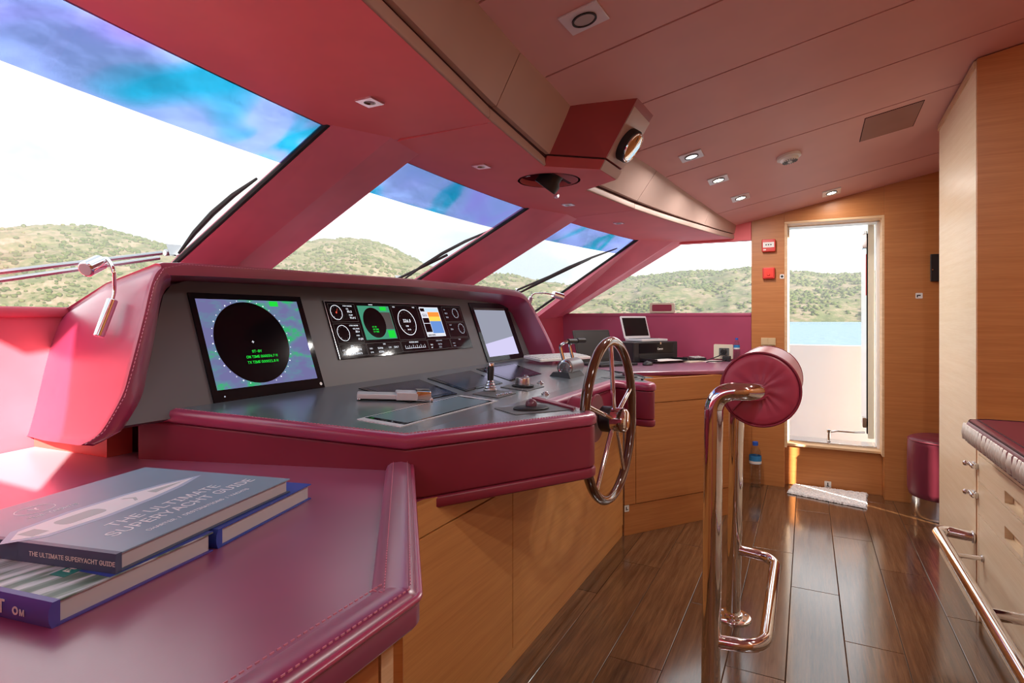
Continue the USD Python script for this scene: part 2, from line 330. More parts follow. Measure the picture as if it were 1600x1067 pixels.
mat('sea', {'g': ('geometry', {}), 'm': ('mapping', {'scale': (.10, .35, .1)}), 'n': ('noise_texture', {'scale': 1.0, 'detail': 5.0}), 'b': ('bump', {'strength': .55, 'distance': .5}),
    'p': ('principled_bsdf', {'base_color': (.12, .20, .28), 'roughness': .45, 'specular_ior_level': .12})}, [('g.position', 'm.vector'), ('m.vector', 'n.vector'), ('n.fac', 'b.height'), ('b.normal', 'p.normal')])
mat('hill', {'g': ('geometry', {}), 'n': ('noise_texture', {'scale': .022, 'detail': 8.0, 'roughness': .65}), 'n2': ('noise_texture', {'scale': .11, 'detail': 5.0, 'roughness': .6}),
    'mx': ('mix_float', {'fac': .45}), 'r': ('rgb_ramp', {'ramp': [(.36, (.160, .140, .118)), (.45, (.125, .107, .080)), (.52, (.072, .082, .042)), (.64, (.042, .060, .028))]}),
    'p': ('principled_bsdf', {'roughness': .95, 'specular_ior_level': .05})},
    [('g.position', 'n.vector'), ('g.position', 'n2.vector'), ('n.fac', 'mx.a'), ('n2.fac', 'mx.b'), ('mx.result', 'r.fac'), ('r.color', 'p.base_color')])
mat('scrub', {'o': ('object_info', {}), 'r': ('rgb_ramp', {'ramp': [(0., (.026, .044, .014)), (.5, (.040, .058, .020)), (1., (.062, .072, .030))]}), 'p': ('principled_bsdf', {'roughness': .9, 'specular_ior_level': .05})},
    [('o.random', 'r.fac'), ('r.color', 'p.base_color')])
mat('mat_fibre', {'g': ('geometry', {}), 'n': ('noise_texture', {'scale': 60.0, 'detail': 3.0}), 'r': ('rgb_ramp', {'ramp': [(.35, (.80, .80, .82)), (.6, (.95, .95, .95))]}), 'p': ('principled_bsdf', {'roughness': .95})},
    [('g.position', 'n.vector'), ('n.fac', 'r.fac'), ('r.color', 'p.base_color')])
mat('book_photo', {'g': ('geometry', {}), 'm': ('mapping', {'rotation': (0, 0, .5), 'scale': (10.0, 60.0, 1.0)}), 'n': ('noise_texture', {'scale': 1.0, 'detail': 3.0}),
    'r': ('rgb_ramp', {'ramp': [(.35, (.06, .12, .09)), (.47, (.16, .24, .20)), (.55, (.42, .50, .55)), (.7, (.70, .78, .82))]}), 'p': ('principled_bsdf', {'roughness': .35})},
    [('g.position', 'm.vector'), ('m.vector', 'n.vector'), ('n.fac', 'r.fac'), ('r.color', 'p.base_color')])

# ================================================================== THE SETTING
# ---- floor: planks laid athwartships
fl = struct_x('floor')
part(fl, 'subfloor', box(-1.2, 4.6, -2.6, 2.4, -.06, -.004), 'floor_gap')
OFF = {0: 3.124, -1: 2.738, -2: 2.362, -3: 3.11, -4: 2.736, 1: 2.40, 2: 3.0, 3: 2.66, 4: 2.3, -5: 2.4, -6: 3.0, -7: 2.6}
for r in range(-7, 5):
    y0, y1 = .0625 + .1795 * r, .0625 + .1795 * (r + 1)
    xs = sorted(x for x in [OFF[r] + 1.108 * k for k in range(-5, 5)] if -.25 < x < 4.35)
    xs = [-.35] + xs + [4.46]
    for a, b in zip(xs[:-1], xs[1:]):
        part(fl, 'plank', box(a + .0007, b - .0007, y0 + .0007, y1 - .0007, -.012, 0, .0016), 'plank', smooth=False)

# ---- ceiling
def zc(x, y): return 2.035 - .031 * (x - 2.13) ** 2 - .21 * y
ce = struct_x('ceiling')
edges = [-.12, .19, .66, 1.13, 1.60, 2.07, 2.54, 3.01, 3.945, 4.37]
for a, b in zip(edges[:-1], edges[1:]):
    k = np.linspace(a + .0045, b - .0045, 4); ys = (-1.4, .80)
    lo = [[(x, y, zc(x, y)) for x in k] for y in ys]; hi = [[(x, y, zc(x, y) + .012) for x in k] for y in ys]
    part(ce, 'ceiling_panel', loft([lo[0], lo[1], hi[1], hi[0]], closed=True, ends=True), 'leather_ceiling_bounce', smooth=30)
k = np.linspace(-.12, 4.40, 14)
part(ce, 'ceiling_backing', loft([[(x, -1.4, zc(x, -1.4) + .010) for x in k], [(x, .85, zc(x, .85) + .010) for x in k], [(x, .85, zc(x, .85) + .08) for x in k], [(x, -1.4, zc(x, -1.4) + .08) for x in k]], closed=True, ends=True), 'seam')

# soffit above the windscreen, its fascia and the projecting pod
def Fb(x): return float(np.interp(x, [-.3, .10, .60, .9, 1.10, 1.39, 1.92, 2.36, 2.87, 3.16, 3.46, 3.80, 4.06, 4.33], [.33, .52, .66, .71, .742, .789, .853, .853, .789, .738, .676, .595, .535, .455]))
def Ft(x): return Fb(x) - float(np.interp(x, [0, 1.1, 1.9, 2.87, 3.96, 4.4], [.06, .086, .12, .125, .06, .03]))
def Tw(x): return 1.25 - .19 * ((x - 2.13) / 1.92) ** 2        # windscreen, top edge (z 1.70)
def Bw(x): return 2.27 - .47 * ((x - 2.13) / 2.07) ** 2        # windscreen, bottom edge (z 1.19)
def Gw(x, z, d=0.): w = (1.70 - z) / .51; return (x, Tw(x) + (Bw(x) - Tw(x)) * w + d, z)
POD = [(1.92, .853), (2.056, .688), (2.237, .681), (2.36, .853)]
well = circ(2.13, .925, .118, 36)
def sof(x0, x1, lean=0.):
    pts = [(x, Fb(x)) for x in np.linspace(x0, x1, 14)]
    if x0 < 2.0 < x1: pts = [p for p in pts if p[0] < 1.91] + POD + [p for p in pts if p[0] > 2.37]
    up = [(x, Tw(x) + .03) for x in np.linspace(x1 + lean * (x1 > 2.5), x0 + .02 * (x0 > 1) , 14)]
    return pts + up
for nm, x0, x1 in (('a', -.28, 1.418), ('b', 1.421, 2.905), ('c', 2.908, 4.33)):
    q = sof(x0, x1, .08)
    if nm == 'c': q = [(x if not (i == len(q) - 1) else 2.99, y) for i, (x, y) in enumerate(q)]
    part(ce, 'soffit_panel', polyhole(q, [well] if nm == 'b' else [], 1.70, 1.722), 'leather_soffit_bounce', smooth=False)
q = sof(-.28, 4.33)
part(ce, 'soffit_backing', polyhole([(x, y + .004) for x, y in q], [circ(2.13, .925, .125, 36)], 1.7225, 1.73), 'seam', smooth=False)
wl = lathe([(.118, 1.700), (.121, 1.702), (.121, 1.83), (0, 1.83), (0, 1.835), (.126, 1.835), (.126, 1.700), (.118, 1.700)], 36, (2.13, .925, 0)); wl.fix_normals()
part(ce, 'spotlight_well', wl, 'leather_dark')
def fpiece(x0, x1, z0, z1, thick=.02):
    xs = np.linspace(x0, x1, max(3, int((x1 - x0) / .12)))
    def Y(x, z): w = (z - 1.70) / .18; return Fb(x) + (Ft(x) - Fb(x)) * w
    ztop = (lambda x: zc(x, Ft(x)) + .004) if z1 is None else (lambda x: z1)
    out0 = [(x, Y(x, z0), z0) for x in xs]; out1 = [(x, Y(x, ztop(x)), ztop(x)) for x in xs]
    return loft([out0, out1, [(x, y + thick, z) for x, y, z in out1], [(x, y + thick, z) for x, y, z in out0]], closed=True, ends=True)
for x0, x1 in ((-.28, 1.405), (1.409, 1.905), (2.375, 2.868), (2.872, 3.80), (3.803, 4.33)):
    part(ce, 'fascia_panel', fpiece(x0, x1, 1.738, None), 'leather_fascia_sheen', smooth=40)
for x0, x1 in ((-.28, 1.388), (1.391, 1.918), (2.362, 2.886), (2.889, 4.33)):
    xs = np.linspace(x0, x1, max(4, int((x1 - x0) / .1)))
    part(ce, 'fascia_roll', sweep([(x, Fb(x), 1.7) for x in xs], [(-.012, .0), (.002, .001), (.0065, .006), (.0065, .026), (.003, .033), (-.012, .0345)]), 'leather_fascia_sheen', smooth=50)
xs = np.linspace(-.28, 4.33, 40)
part(ce, 'fascia_backing', loft([[(x, Fb(x) + .012, 1.705) for x in xs], [(x, Ft(x) + .012, 1.9) for x in xs], [(x, Ft(x) + .03, 1.9) for x in xs], [(x, Fb(x) + .03, 1.705) for x in xs]], closed=True, ends=True), 'seam')
podt = [(1.835, .735), (2.012, .548), (2.215, .543), (2.42, .735)]
def pmix(w): return [(b[0] + (t[0] - b[0]) * w, b[1] + (t[1] - b[1]) * w, 1.70 + .20 * w) for b, t in zip(POD, podt)]
def podring(w0, w1): 
    back = [(1.92, .95, 1.70 + .2 * w) for w in (w0, w1)] + [(2.36, .95, 1.70 + .2 * w) for w in (w0, w1)]
    return hexa(pmix(w0) + [(1.92, .86, 1.70 + .2 * w0), (2.36, .86, 1.7 + .2 * w0)], pmix(w1) + [(1.92, .86, 1.70 + .2 * w1), (2.36, .86, 1.7 + .2 * w1)])
part(ce, 'pod_panel', podring(.195, 1.18), 'leather_pod', smooth=False)
part(ce, 'pod_base', podring(.004, .165), 'leather_pod_base', smooth=False)
def podaft(w0, w1, d=.004):
    a, b = pmix(w0), pmix(w1); q = A([a[1], a[2], b[2], b[1]]); nn = np.cross(q[1] - q[0], q[3] - q[0]); nn /= np.linalg.norm(nn); nn = nn if nn[1] < 0 else -nn
    return hexa(q, q + nn * d)
part(ce, 'pod_face', podaft(.195, 1.0), 'leather_fascia_sheen', smooth=False); part(ce, 'pod_face', podaft(.006, .165), 'leather_fascia_sheen', smooth=False)
part(ce, 'pod_seam', podring(.15, .22).apply_translation((0, .008, 0)), 'seam', smooth=False)

# ---- starboard wall with the doorway
ws = struct_x('wall_starboard')
def ceil_at(y, x=4.30): return zc(x, y) + .02
ys = np.linspace(.345, -2.3, 12)
# left of the door, right of the door, above the door (veneered); face at x = 4.30 .. 4.35
def vpanel(x0, x1, poly_yz):               # polygon in (y, z), extruded along x
    m = prism([(y, z) for y, z in poly_yz], 0, x1 - x0, .0015); return frame(m, (x0, 0, 0), (0, 1, 0), (0, 0, 1))
part(ws, 'wall_panel', vpanel(4.312, 4.445, [(.138, 0), (.345, 0), (.345, ceil_at(.345)), (.138, ceil_at(.138))]), 'veneer')
part(ws, 'wall_panel', vpanel(4.30, 4.445, [(-.432, 0), (-.432, ceil_at(-.432)), (-2.3, ceil_at(-2.3)), (-2.3, 0)]), 'veneer')
part(ws, 'wall_panel', vpanel(4.305, 4.445, [(-.432, 1.797), (.138, 1.797), (.138, ceil_at(.138)), (-.432, ceil_at(-.432))]), 'veneer')
part(ws, 'wall_panel', vpanel(4.312, 4.33, [(.346, 0), (.4075, 0), (.4075, .82), (.346, .82)]), 'veneer')
part(ws, 'sill_panel', vpanel(4.40, 4.44, [(-.431, .0), (.137, .0), (.137, .272), (-.431, .272)]), 'veneer')
part(ws, 'side_parapet', vpanel(4.32, 4.36, [(.346, .0), (1.90, .0), (1.90, 1.155), (.347, 1.155)]), 'leather_side_shaded')
part(ws, 'parapet_cap', sweep([(4.326, 1.90, 1.15), (4.326, .347, 1.15)], [(-.05, 0), (.0, 0), (.006, .004), (.008, .016), (.006, .028), (.0, .033), (-.05, .033)]), 'leather_side_shaded', smooth=50)
part(ws, 'window_header', vpanel(4.305, 4.36, [(.347, 1.686), (1.10, 1.686), (1.10, 1.735), (.347, 1.83)]), 'leather_soffit_bounce')

# ---- door frame, threshold and the open door
tr = struct_x('trim_1')
part(tr, 'door_jamb', box(4.313, 4.44, .122, .138, .27, 1.797, .002), 'veneer_edge')
part(tr, 'door_jamb', box(4.301, 4.44, -.432, -.420, .27, 1.797, .002), 'veneer_edge')
part(tr, 'door_head', box(4.306, 4.44, -.432, .138, 1.782, 1.797, .002), 'veneer_edge')
part(tr, 'door_sill', box(4.375, 4.45, -.428, .136, .272, .288, .003), 'veneer_edge')
tr2 = struct_x('trim_2')
part(tr2, 'threshold', box(4.445, 4.60, -.44, .15, .262, .302, .004), 'steel')
part(tr2, 'outer_jamb', box(4.44, 4.56, .112, .16, .29, 1.82, .004), 'white_paint')
part(tr2, 'outer_jamb', box(4.44, 4.56, -.46, -.405, .29, 1.82, .004), 'white_paint')
part(tr2, 'outer_head', box(4.44, 4.56, -.46, .16, 1.775, 1.84, .004), 'white_paint')
dr = struct_x('door_1')
part(dr, 'door_leaf', box(4.58, 5.22, -.405, -.372, .33, 1.80, .006), 'white_paint')
part(dr, 'door_edge', box(4.565, 4.582, -.400, -.365, .33, 1.80, .003), 'cream')
part(dr, 'door_seal', box(4.575, 4.60, -.372, -.358, .36, 1.72, .003), 'rubber')
part(dr, 'door_closer', [box(4.575, 4.66, -.372, -.335, 1.62, 1.72, .006), rod((4.60, -.355, 1.66), (4.60, -.355, 1.74), .010)], 'steel')
part(dr, 'door_latch', box(4.575, 4.63, -.372, -.335, .40, .47, .006), 'steel')
part(dr, 'door_reflector', box(4.577, 4.60, -.3575, -.354, 1.30, 1.58, .001), 'red_plastic')
st = thing('door_stay', 'chrome door stay rod with a round knob lying across the open doorway sill', 'door stay', (4.50, -.13, .302))
part(st, 'stay_arm', tube(fillet([(4.50, -.13, .365), (4.51, -.18, .375), (4.53, -.28, .372), (4.56, -.345, .372)], .02), .007), 'chrome_brushed')
part(st, 'stay_post', lathe([(0, .300), (.013, .300), (.013, .306), (.009, .31), (.009, .36), (.014, .365), (.014, .382), (0, .386)], 20, (4.50, -.13, 0)), 'steel')

# ---- windscreen panes, side panes
def pane_surface(x0, x1, z0, z1, d0, d1, nx=7, nz=5):
    xs, zs = np.linspace(x0, x1, nx), np.linspace(z0, z1, nz)
    lo, hi = A([[Gw(x, z, d0) for z in zs] for x in xs]), A([[Gw(x, z, d1) for z in zs] for x in xs])
    n = nz; V = np.vstack([lo.reshape(-1, 3), hi.reshape(-1, 3)]); o = nx * nz; F = []
    for i in range(nx - 1):
        for j in range(nz - 1):
            a, b, c, d = i * n + j, (i + 1) * n + j, (i + 1) * n + j + 1, i * n + j + 1; F += [[a, b, c], [a, c, d], [o + a, o + c, o + b], [o + a, o + d, o + c]]
    rim = [i * n for i in range(nx)] + [(nx - 1) * n + j for j in range(1, nz)] + [i * n + nz - 1 for i in range(nx - 2, -1, -1)] + [j for j in range(nz - 2, 0, -1)]
    for a, b in zip(rim, rim[1:] + rim[:1]): F += [[a, o + a, o + b], [a, o + b, b]]
    m = trimesh.Trimesh(V, A(F), process=False); m.fix_normals(); return m
PANES = [(-.02, 1.27), (1.56, 2.66), (3.00, 4.10)]
for i, (x0, x1) in enumerate(PANES):
    w = struct_x(f'window_{i + 1}')
    part(w, 'pane', pane_surface(x0, x1, 1.19, 1.715, .030, .042), 'glass_pane', smooth=30)
    part(w, 'tint_band', pane_surface(x0, x1, 1.612, 1.715, .024, .0295, nz=3), 'tint', smooth=30)
    gx = {0: 1.222, 1: 2.612, 2: 4.045}[i]
    part(w, 'gasket', tube([Gw(gx + .006, z, .022) for z in np.linspace(1.18, 1.705, 8)], .009, 8), 'rubber')
w = struct_x('window_4')
part(w, 'pane', frame(prism([(.30, 1.15), (1.78, 1.15), (.86, 1.72), (.30, 1.72)], 0, .01), (4.37, 0, 0), (0, 1, 0), (0, 0, 1)), 'glass_pane')
w = struct_x('window_5')
part(w, 'pane', frame(prism([(.30, 1.15), (1.78, 1.15), (.86, 1.72), (.30, 1.72)], 0, .01), (-.14, 0, 0), (0, 1, 0), (0, 0, 1)), 'glass_pane')

# ---- windscreen pillars (three-sided, raked with the glass)
def pillar(a, m, b, dz0=1.70, z1=1.15):
    ks = []
    for z in (1.74, z1):
        w = (1.70 - z) / .51
        def mv(p): return (p[0], p[1] + (Bw(p[0]) - Tw(p[0])) * w, z)
        out = [(a[0], a[1] + .03), (b[0], b[1] + .05)]
        ks.append([mv(p) for p in (a, m, b)] + [mv((b[0], Tw(b[0]) + .06)), mv((a[0], Tw(a[0]) + .06))])
    V = A(ks[0] + ks[1]); n = 5; F = []
    for i in range(n): j = (i + 1) % n; F += [[i, j, n + j], [i, n + j, n + i]]
    F += [[0, 2, 1], [0, 3, 2], [0, 4, 3], [5, 6, 7], [5, 7, 8], [5, 8, 9]]
    t = trimesh.Trimesh(V, A(F), process=False); t.fix_normals(); return t
struct('trim_3', pillar((1.231, Tw(1.231)), (1.398, 1.132), (1.583, 1.165)), 'leather_pillar_lit', smooth=False)
struct('trim_4', pillar((2.62, Tw(2.62)), (2.868, 1.142), (3.03, 1.145)), 'leather_pillar_lit', smooth=False)
def apillar(mir):
    pts = []
    for z in (1.735, 1.14):
        w = (1.70 - z) / .51
        pts.append([(4.05, Tw(4.05) + .74 * w, z), (4.235, .86 + .86 * w, z), (4.335, .797 + .90 * w, z), (4.37, .84 + .90 * w, z), (4.37, Tw(4.05) + .05 + .80 * w, z), (4.05, Tw(4.05) + .05 + .74 * w, z)])
    V = A(pts[0] + pts[1]); n = 6; F = []
    for i in range(n): j = (i + 1) % n; F += [[i, j, n + j], [i, n + j, n + i]]
    for k in range(1, n - 1): F += [[0, k + 1, k], [n, n + k, n + k + 1]]
    if mir: V[:, 0] = 4.26 - V[:, 0]
    t = trimesh.Trimesh(V, A(F), process=False); t.fix_normals(); return t
struct('trim_5', apillar(False), 'leather_pillar_lit', smooth=False)
struct('trim_6', apillar(True), 'leather_pillar_lit', smooth=False)

# ---- front parapet under the windscreen (leans forward at the top)
wf = struct_x('wall_front')
xs = np.linspace(-.15, 4.34, 26)
def pf(x, z): return (x, Bw(x) + .012 + (z - 1.15) * .05, z)
part(wf, 'parapet_panel', loft([[pf(x, .60) for x in xs], [pf(x, 1.155) for x in xs], [(x, Bw(x) + .06, 1.155) for x in xs], [(x, Bw(x) + .06, .60) for x in xs]], closed=True, ends=True), 'leather_parapet_lit')
part(wf, 'parapet_cap', sweep([(x, Bw(x) + .010, 1.15) for x in xs], [(-.12, 0), (.0, 0), (.006, .004), (.008, .016), (.006, .028), (.0, .033), (-.12, .033)]), 'leather_parapet_lit', smooth=50)
# ---- port wall (beside the camera): doorway, sill and window opening
wp = struct_x('wall_port')
def ppanel(poly): return frame(prism(poly, 0, .05, .0015), (-.12, 0, 0), (0, 1, 0), (0, 0, 1))
part(wp, 'wall_panel', ppanel([(.138, 0), (.345, 0), (.345, 1.84), (.138, 1.90)]), 'veneer')
part(wp, 'wall_panel', ppanel([(-.432, 0), (-.432, 2.02), (-2.3, 2.38), (-2.3, 0)]), 'veneer')
part(wp, 'side_parapet', ppanel([(.347, .0), (1.95, .0), (1.95, 1.18), (.347, 1.18)]), 'leather_parapet_lit')

dr = struct_x('door_2')  # unseen shut door, added to keep sun off the desk and books
part(dr, 'door_leaf', box(-.17, -.1205, -.47, .18, 0, 2.14, .004), 'veneer')
wa = struct_x('wall_aft')  # unseen wall, put in to stop sun entering from aft
part(wa, 'wall_panel', box(-.12, 2.769, -1.40, -1.34, 0, 2.32), 'veneer'); part(wa, 'wall_panel', box(3.48, 4.30, -1.40, -1.34, 0, 2.30), 'veneer')
# ---- outside: decks, bulwark, roof, sea, hills
struct('trim_7', box(-1.3, 5.6, 2.5, 7.0, .93, .99, .01), 'white_paint')           # foredeck slab out of view, added to bounce light onto the soffit
od = struct_x('trim_8')
part(od, 'side_deck', box(4.46, 5.62, -6, 2.4, -.1, 0), 'white_paint')
part(od, 'bulwark', box(5.56, 5.66, -6, 2.4, -.1, .915, .01), 'white_paint')
od = struct_x('trim_9')
part(od, 'side_deck', box(-1.6, -.35, -6, 2.4, -.1, 0), 'white_paint')
part(od, 'bulwark', box(-1.7, -1.6, -6, 2.4, -.1, .915, .01), 'white_paint')
xs = np.linspace(-.13, 4.40, 12)
struct('trim_10', loft([[(x, -1.4, zc(x, -1.4) + .10) for x in xs], [(x, .9, zc(x, .85) + .10) for x in xs], [(x, Tw(x) + .06, 1.735) for x in xs], [(x, Tw(x) + .02, 1.80) for x in xs], [(x, .9, zc(x, .85) + .2) for x in xs], [(x, -1.4, zc(x, -1.4) + .2) for x in xs]], closed=True, ends=True), 'white_paint')
SEA = -5.0
struct('sea', prism(circ(0, 0, 6000, 64), SEA - 1, SEA), 'sea', smooth=False)
SKYL = [(-900, 380), (-300, 366), (0, 361), (90, 357), (150, 362), (200, 372), (262, 388), (330, 402), (430, 392), (500, 379), (545, 376), (600, 386), (640, 404), (690, 424), (760, 431), (800, 433), (850, 444), (910, 455), (980, 440), (1060, 430), (1120, 425), (1175, 419), (1230, 428), (1285, 434), (1330, 430), (1420, 428), (1600, 440), (2400, 450)]
_t = [(math.radians(27.15) - math.atan((u - 800) / 900), (496 - v) / 900 * math.cos(math.atan((u - 800) / 900))) for u, v in SKYL]
_t.sort(); _az, _el = A([q[0] for q in _t]), A([q[1] for q in _t])
RID = 1350.0
azs, rs = np.linspace(math.radians(-32), math.radians(92), 520), np.concatenate([np.linspace(900, RID, 90), np.linspace(RID + 12, 1750, 22)])
RR, ZZ = np.meshgrid(rs, azs); XX, YY = RR * np.cos(ZZ), RR * np.sin(ZZ)
def terrain(X, Y):
    R, Z = np.hypot(X, Y), np.arctan2(Y, X)
    shore = 925 + 45 * (meshkit.fbm(np.stack([Z * 22, Z * 0, Z * 0], -1), 3, 3) - .5)
    top = np.interp(Z, _az, _el) * RID + 6
    w = np.clip((R - shore) / (RID - shore), 0, 1.2); prof = np.where(w < 1, 1 - (1 - np.clip(w, 0, 1)) ** 1.45, 1 - (w - 1) * .7)
    p = np.stack([X / 120, Y / 120, X * 0], -1)
    rel = (meshkit.fbm(p, 5, 1) - .5) * 34 * np.clip(w * 2.2, 0, 1) * np.clip(1.35 - w, .18, 1) + (meshkit.fbm(p * 7, 3, 5) - .5) * 6 * np.clip(w * 4, 0, 1)
    return np.where(R < shore, SEA - 2, SEA + (top - SEA) * prof + rel)
HH = terrain(XX, YY)
na, nr = HH.shape; V = np.stack([XX, YY, HH], -1).reshape(-1, 3); I = np.arange(na * nr).reshape(na, nr)
Fh = np.concatenate([np.stack([I[:-1, :-1], I[:-1, 1:], I[1:, 1:]], -1).reshape(-1, 3), np.stack([I[:-1, :-1], I[1:, 1:], I[1:, :-1]], -1).reshape(-1, 3)])
struct('hillside', trimesh.Trimesh(V, Fh, process=False), 'hill', smooth=True)
MAT['haze'] = usdkit.material(stage, '/World/Looks/haze', {'v': ('principled_volume', {'color': (.86, .93, 1.0), 'density': .00032, 'anisotropy': .2})}, volume='v.volume')
_a = np.linspace(math.radians(-35), math.radians(95), 40); _p = [(560 * math.cos(t), 560 * math.sin(t)) for t in _a] + [(1420 * math.cos(t), 1420 * math.sin(t)) for t in _a[::-1]]
struct('sea_haze', prism(_p, SEA + .3, 240), 'haze', smooth=False)
N = 14000
sa, sr = RNG.uniform(math.radians(-20), math.radians(78), N), 905 + (RID - 880) * RNG.uniform(0, 1, N) ** .8
sx, sy = sr * np.cos(sa), sr * np.sin(sa); sz = terrain(sx, sy)
dens = meshkit.fbm(np.stack([sx / 70, sy / 70, sx * 0], -1), 3, 9); keep = (sz > SEA + 3) & (RNG.uniform(0, 1, N) < np.clip((dens - .36) * 4.5, .06, 1))
sx, sy, sz = sx[keep], sy[keep], sz[keep]
pi_path = '/World/hillside_scrub'; pi = UsdGeom.PointInstancer.Define(stage, pi_path)
_tag(pi.GetPrim(), kind='stuff', label='green scrub and low trees scattered over the hills across the water', category='scrub')
for j in range(3):
    b = trimesh.creation.icosphere(1, 1.0); b.vertices *= (1 + .55 * (meshkit.noise(b.vertices * 1.7 + 9 * j, j)[:, None] - .5)) * A([1.15, 1.15, .85])
    usdkit.mesh(stage, f'{pi_path}/shrub_{j + 1:03d}', b, MAT['scrub'], smooth=True)
pi.CreatePrototypesRel().SetTargets([Sdf.Path(f'{pi_path}/shrub_{j + 1:03d}') for j in range(3)])
sc = RNG.uniform(1.3, 3.6, len(sx))
pi.CreatePositionsAttr(Vt.Vec3fArray.FromNumpy(np.stack([sx, sy, sz + sc * .35], 1).astype(np.float32)))
pi.CreateScalesAttr(Vt.Vec3fArray.FromNumpy(np.repeat(sc[:, None], 3, 1).astype(np.float32)))
pi.CreateProtoIndicesAttr(Vt.IntArray.FromNumpy(RNG.integers(0, 3, len(sx)).astype(np.int32)))

# ---- wipers outside the glass
def wiper(b0, b1, arms, label):
    t = thing('windscreen_wiper', label, 'windscreen wiper', Gw(*b0, .07), group='wipers outside the windscreen')
    a, b = A(Gw(*b0, .055)), A(Gw(*b1, .055)); d = b - a
    part(t, 'wiper_blade', tube([a, a + d * .25 + A([0, .012, .012]), a + d * .5 + A([0, .016, .016]), a + d * .75 + A([0, .012, .012]), b], [.004, .008, .009, .008, .004], 8), 'rubber')
    for p, q in arms: part(t, 'wiper_arm', tube([A(Gw(*p, .11)), A(Gw(*q, .085))], .007, 8), 'steel' if b0[0] < 1.5 else 'rubber')
    part(t, 'wiper_bracket', [hexa([a + A([-.025, .01, -.01]), a + A([.02, .01, -.01]), a + A([.02, .03, -.01])], [a + A([-.025, .03, .03]), a + A([.02, .02, .03])]), rod(a + A([-.03, .03, .0]), a + A([.03, .03, .01]), .012)], 'steel')
wiper((1.222, 1.368), (1.212, 1.575), [((.42, 1.197), (1.18, 1.366)), ((.55, 1.197), (1.19, 1.352))], 'black wiper blade with twin pale arms outside the nearest, leftmost windscreen pane')
wiper((2.545, 1.352), (2.63, 1.605), [((2.50, 1.30), (2.62, 1.49))], 'black wiper leaning along the pillar outside the middle windscreen pane')
wiper((3.68, 1.33), (4.01, 1.645), [((3.64, 1.31), (3.90, 1.55)), ((3.74, 1.33), (3.92, 1.57))], 'black wiper crossing the farthest windscreen pane outside')

# ================================================================== HELM CONSOLE
con = thing('helm_console', 'grand wheelhouse console in raspberry leather with grey dash and veneer base', 'console', (2.13, 1.2, 0))
def zd(y): return .85 + max(0, y - .91) * .075
tip1 = fillet([(1.45, .75, 0), (1.735, .584, 0), (1.93, .82, 0)], .05, 8)[1:-1]
tip2 = fillet([(2.67, .82, 0), (2.585, .572, 0), (2.85, .755, 0)], .05, 8)[1:-1]
outl = [(.948, 1.645), (1.18, .91)] + [(p[0], p[1]) for p in tip1] + [(1.93, .82), (2.67, .82)] + [(p[0], p[1]) for p in tip2] + [(3.08, .91), (3.30, 1.58)]
rimpath = [(x, y, zd(y)) for x, y in outl]
part(con, 'rim', sweep(rimpath, [(-.045, -.003), (-.040, .0005), (-.010, .0015), (.004, -.003), (.010, -.012), (.010, -.030), (.004, -.036), (-.03, -.037), (-.045, -.02)]), 'leather', smooth=50)
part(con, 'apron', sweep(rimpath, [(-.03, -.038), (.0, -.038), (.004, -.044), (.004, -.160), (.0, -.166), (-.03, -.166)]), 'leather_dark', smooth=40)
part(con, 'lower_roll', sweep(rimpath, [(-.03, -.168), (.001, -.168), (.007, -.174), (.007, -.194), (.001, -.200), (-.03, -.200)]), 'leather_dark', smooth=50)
part(con, 'stitching', stitches([(p[0], p[1], p[2] + .0018) for p in [(.985, 1.56, zd(1.56)), (1.192, .918, zd(.918)), (1.45, .765, .85), (1.70, .618, .85)]], .010), 'stitch', smooth=False, kind='stuff')
full = Polygon(ccw(outl)).buffer(-.018, join_style=2)
flat = full.intersection(shapely.box(0, 0, 5, .91)); slope = full.intersection(shapely.box(0, .91, 5, 1.545))
def flatten(g, f, th=.02):
    ms = []
    for q in getattr(g, 'geoms', [g]):
        m = trimesh.creation.extrude_polygon(q, th, engine='earcut'); v = m.vertices.copy(); v[:, 2] = [f(y) + z - th for (x, y, z) in v]; m.vertices = v; ms.append(m)
    return trimesh.util.concatenate(ms)
part(con, 'dash_top', [flatten(flat, lambda y: .851), flatten(slope, lambda y: zd(y) + .001)], 'dash_top', smooth=False)
# screen panel
pn = A([0, -1, .38]); pn /= np.linalg.norm(pn); pv = A([0, .38, 1.0]); pv /= np.linalg.norm(pv)
def PP(x, z): return A([x, 1.55 + .38 * (z - .898), z])
def inpanel(x, z): return (x, (z - .898) / pv[2])
pl_ = [(.85, .875), (.905, .937), (.955, 1.041), (.993, 1.135), (1.03, 1.215), (1.06, 1.245), (1.11, 1.262), (1.6, 1.268), (2.1, 1.268), (2.73, 1.248), (3.05, 1.235), (3.17, 1.21), (3.227, 1.174), (3.26, 1.06), (3.283, .892), (3.283, .865)]
part(con, 'screen_panel', plate(PP(0, .898), (1, 0, 0), pv, [inpanel(x, z) for x, z in pl_], -.03, 0), 'dash', smooth=False)
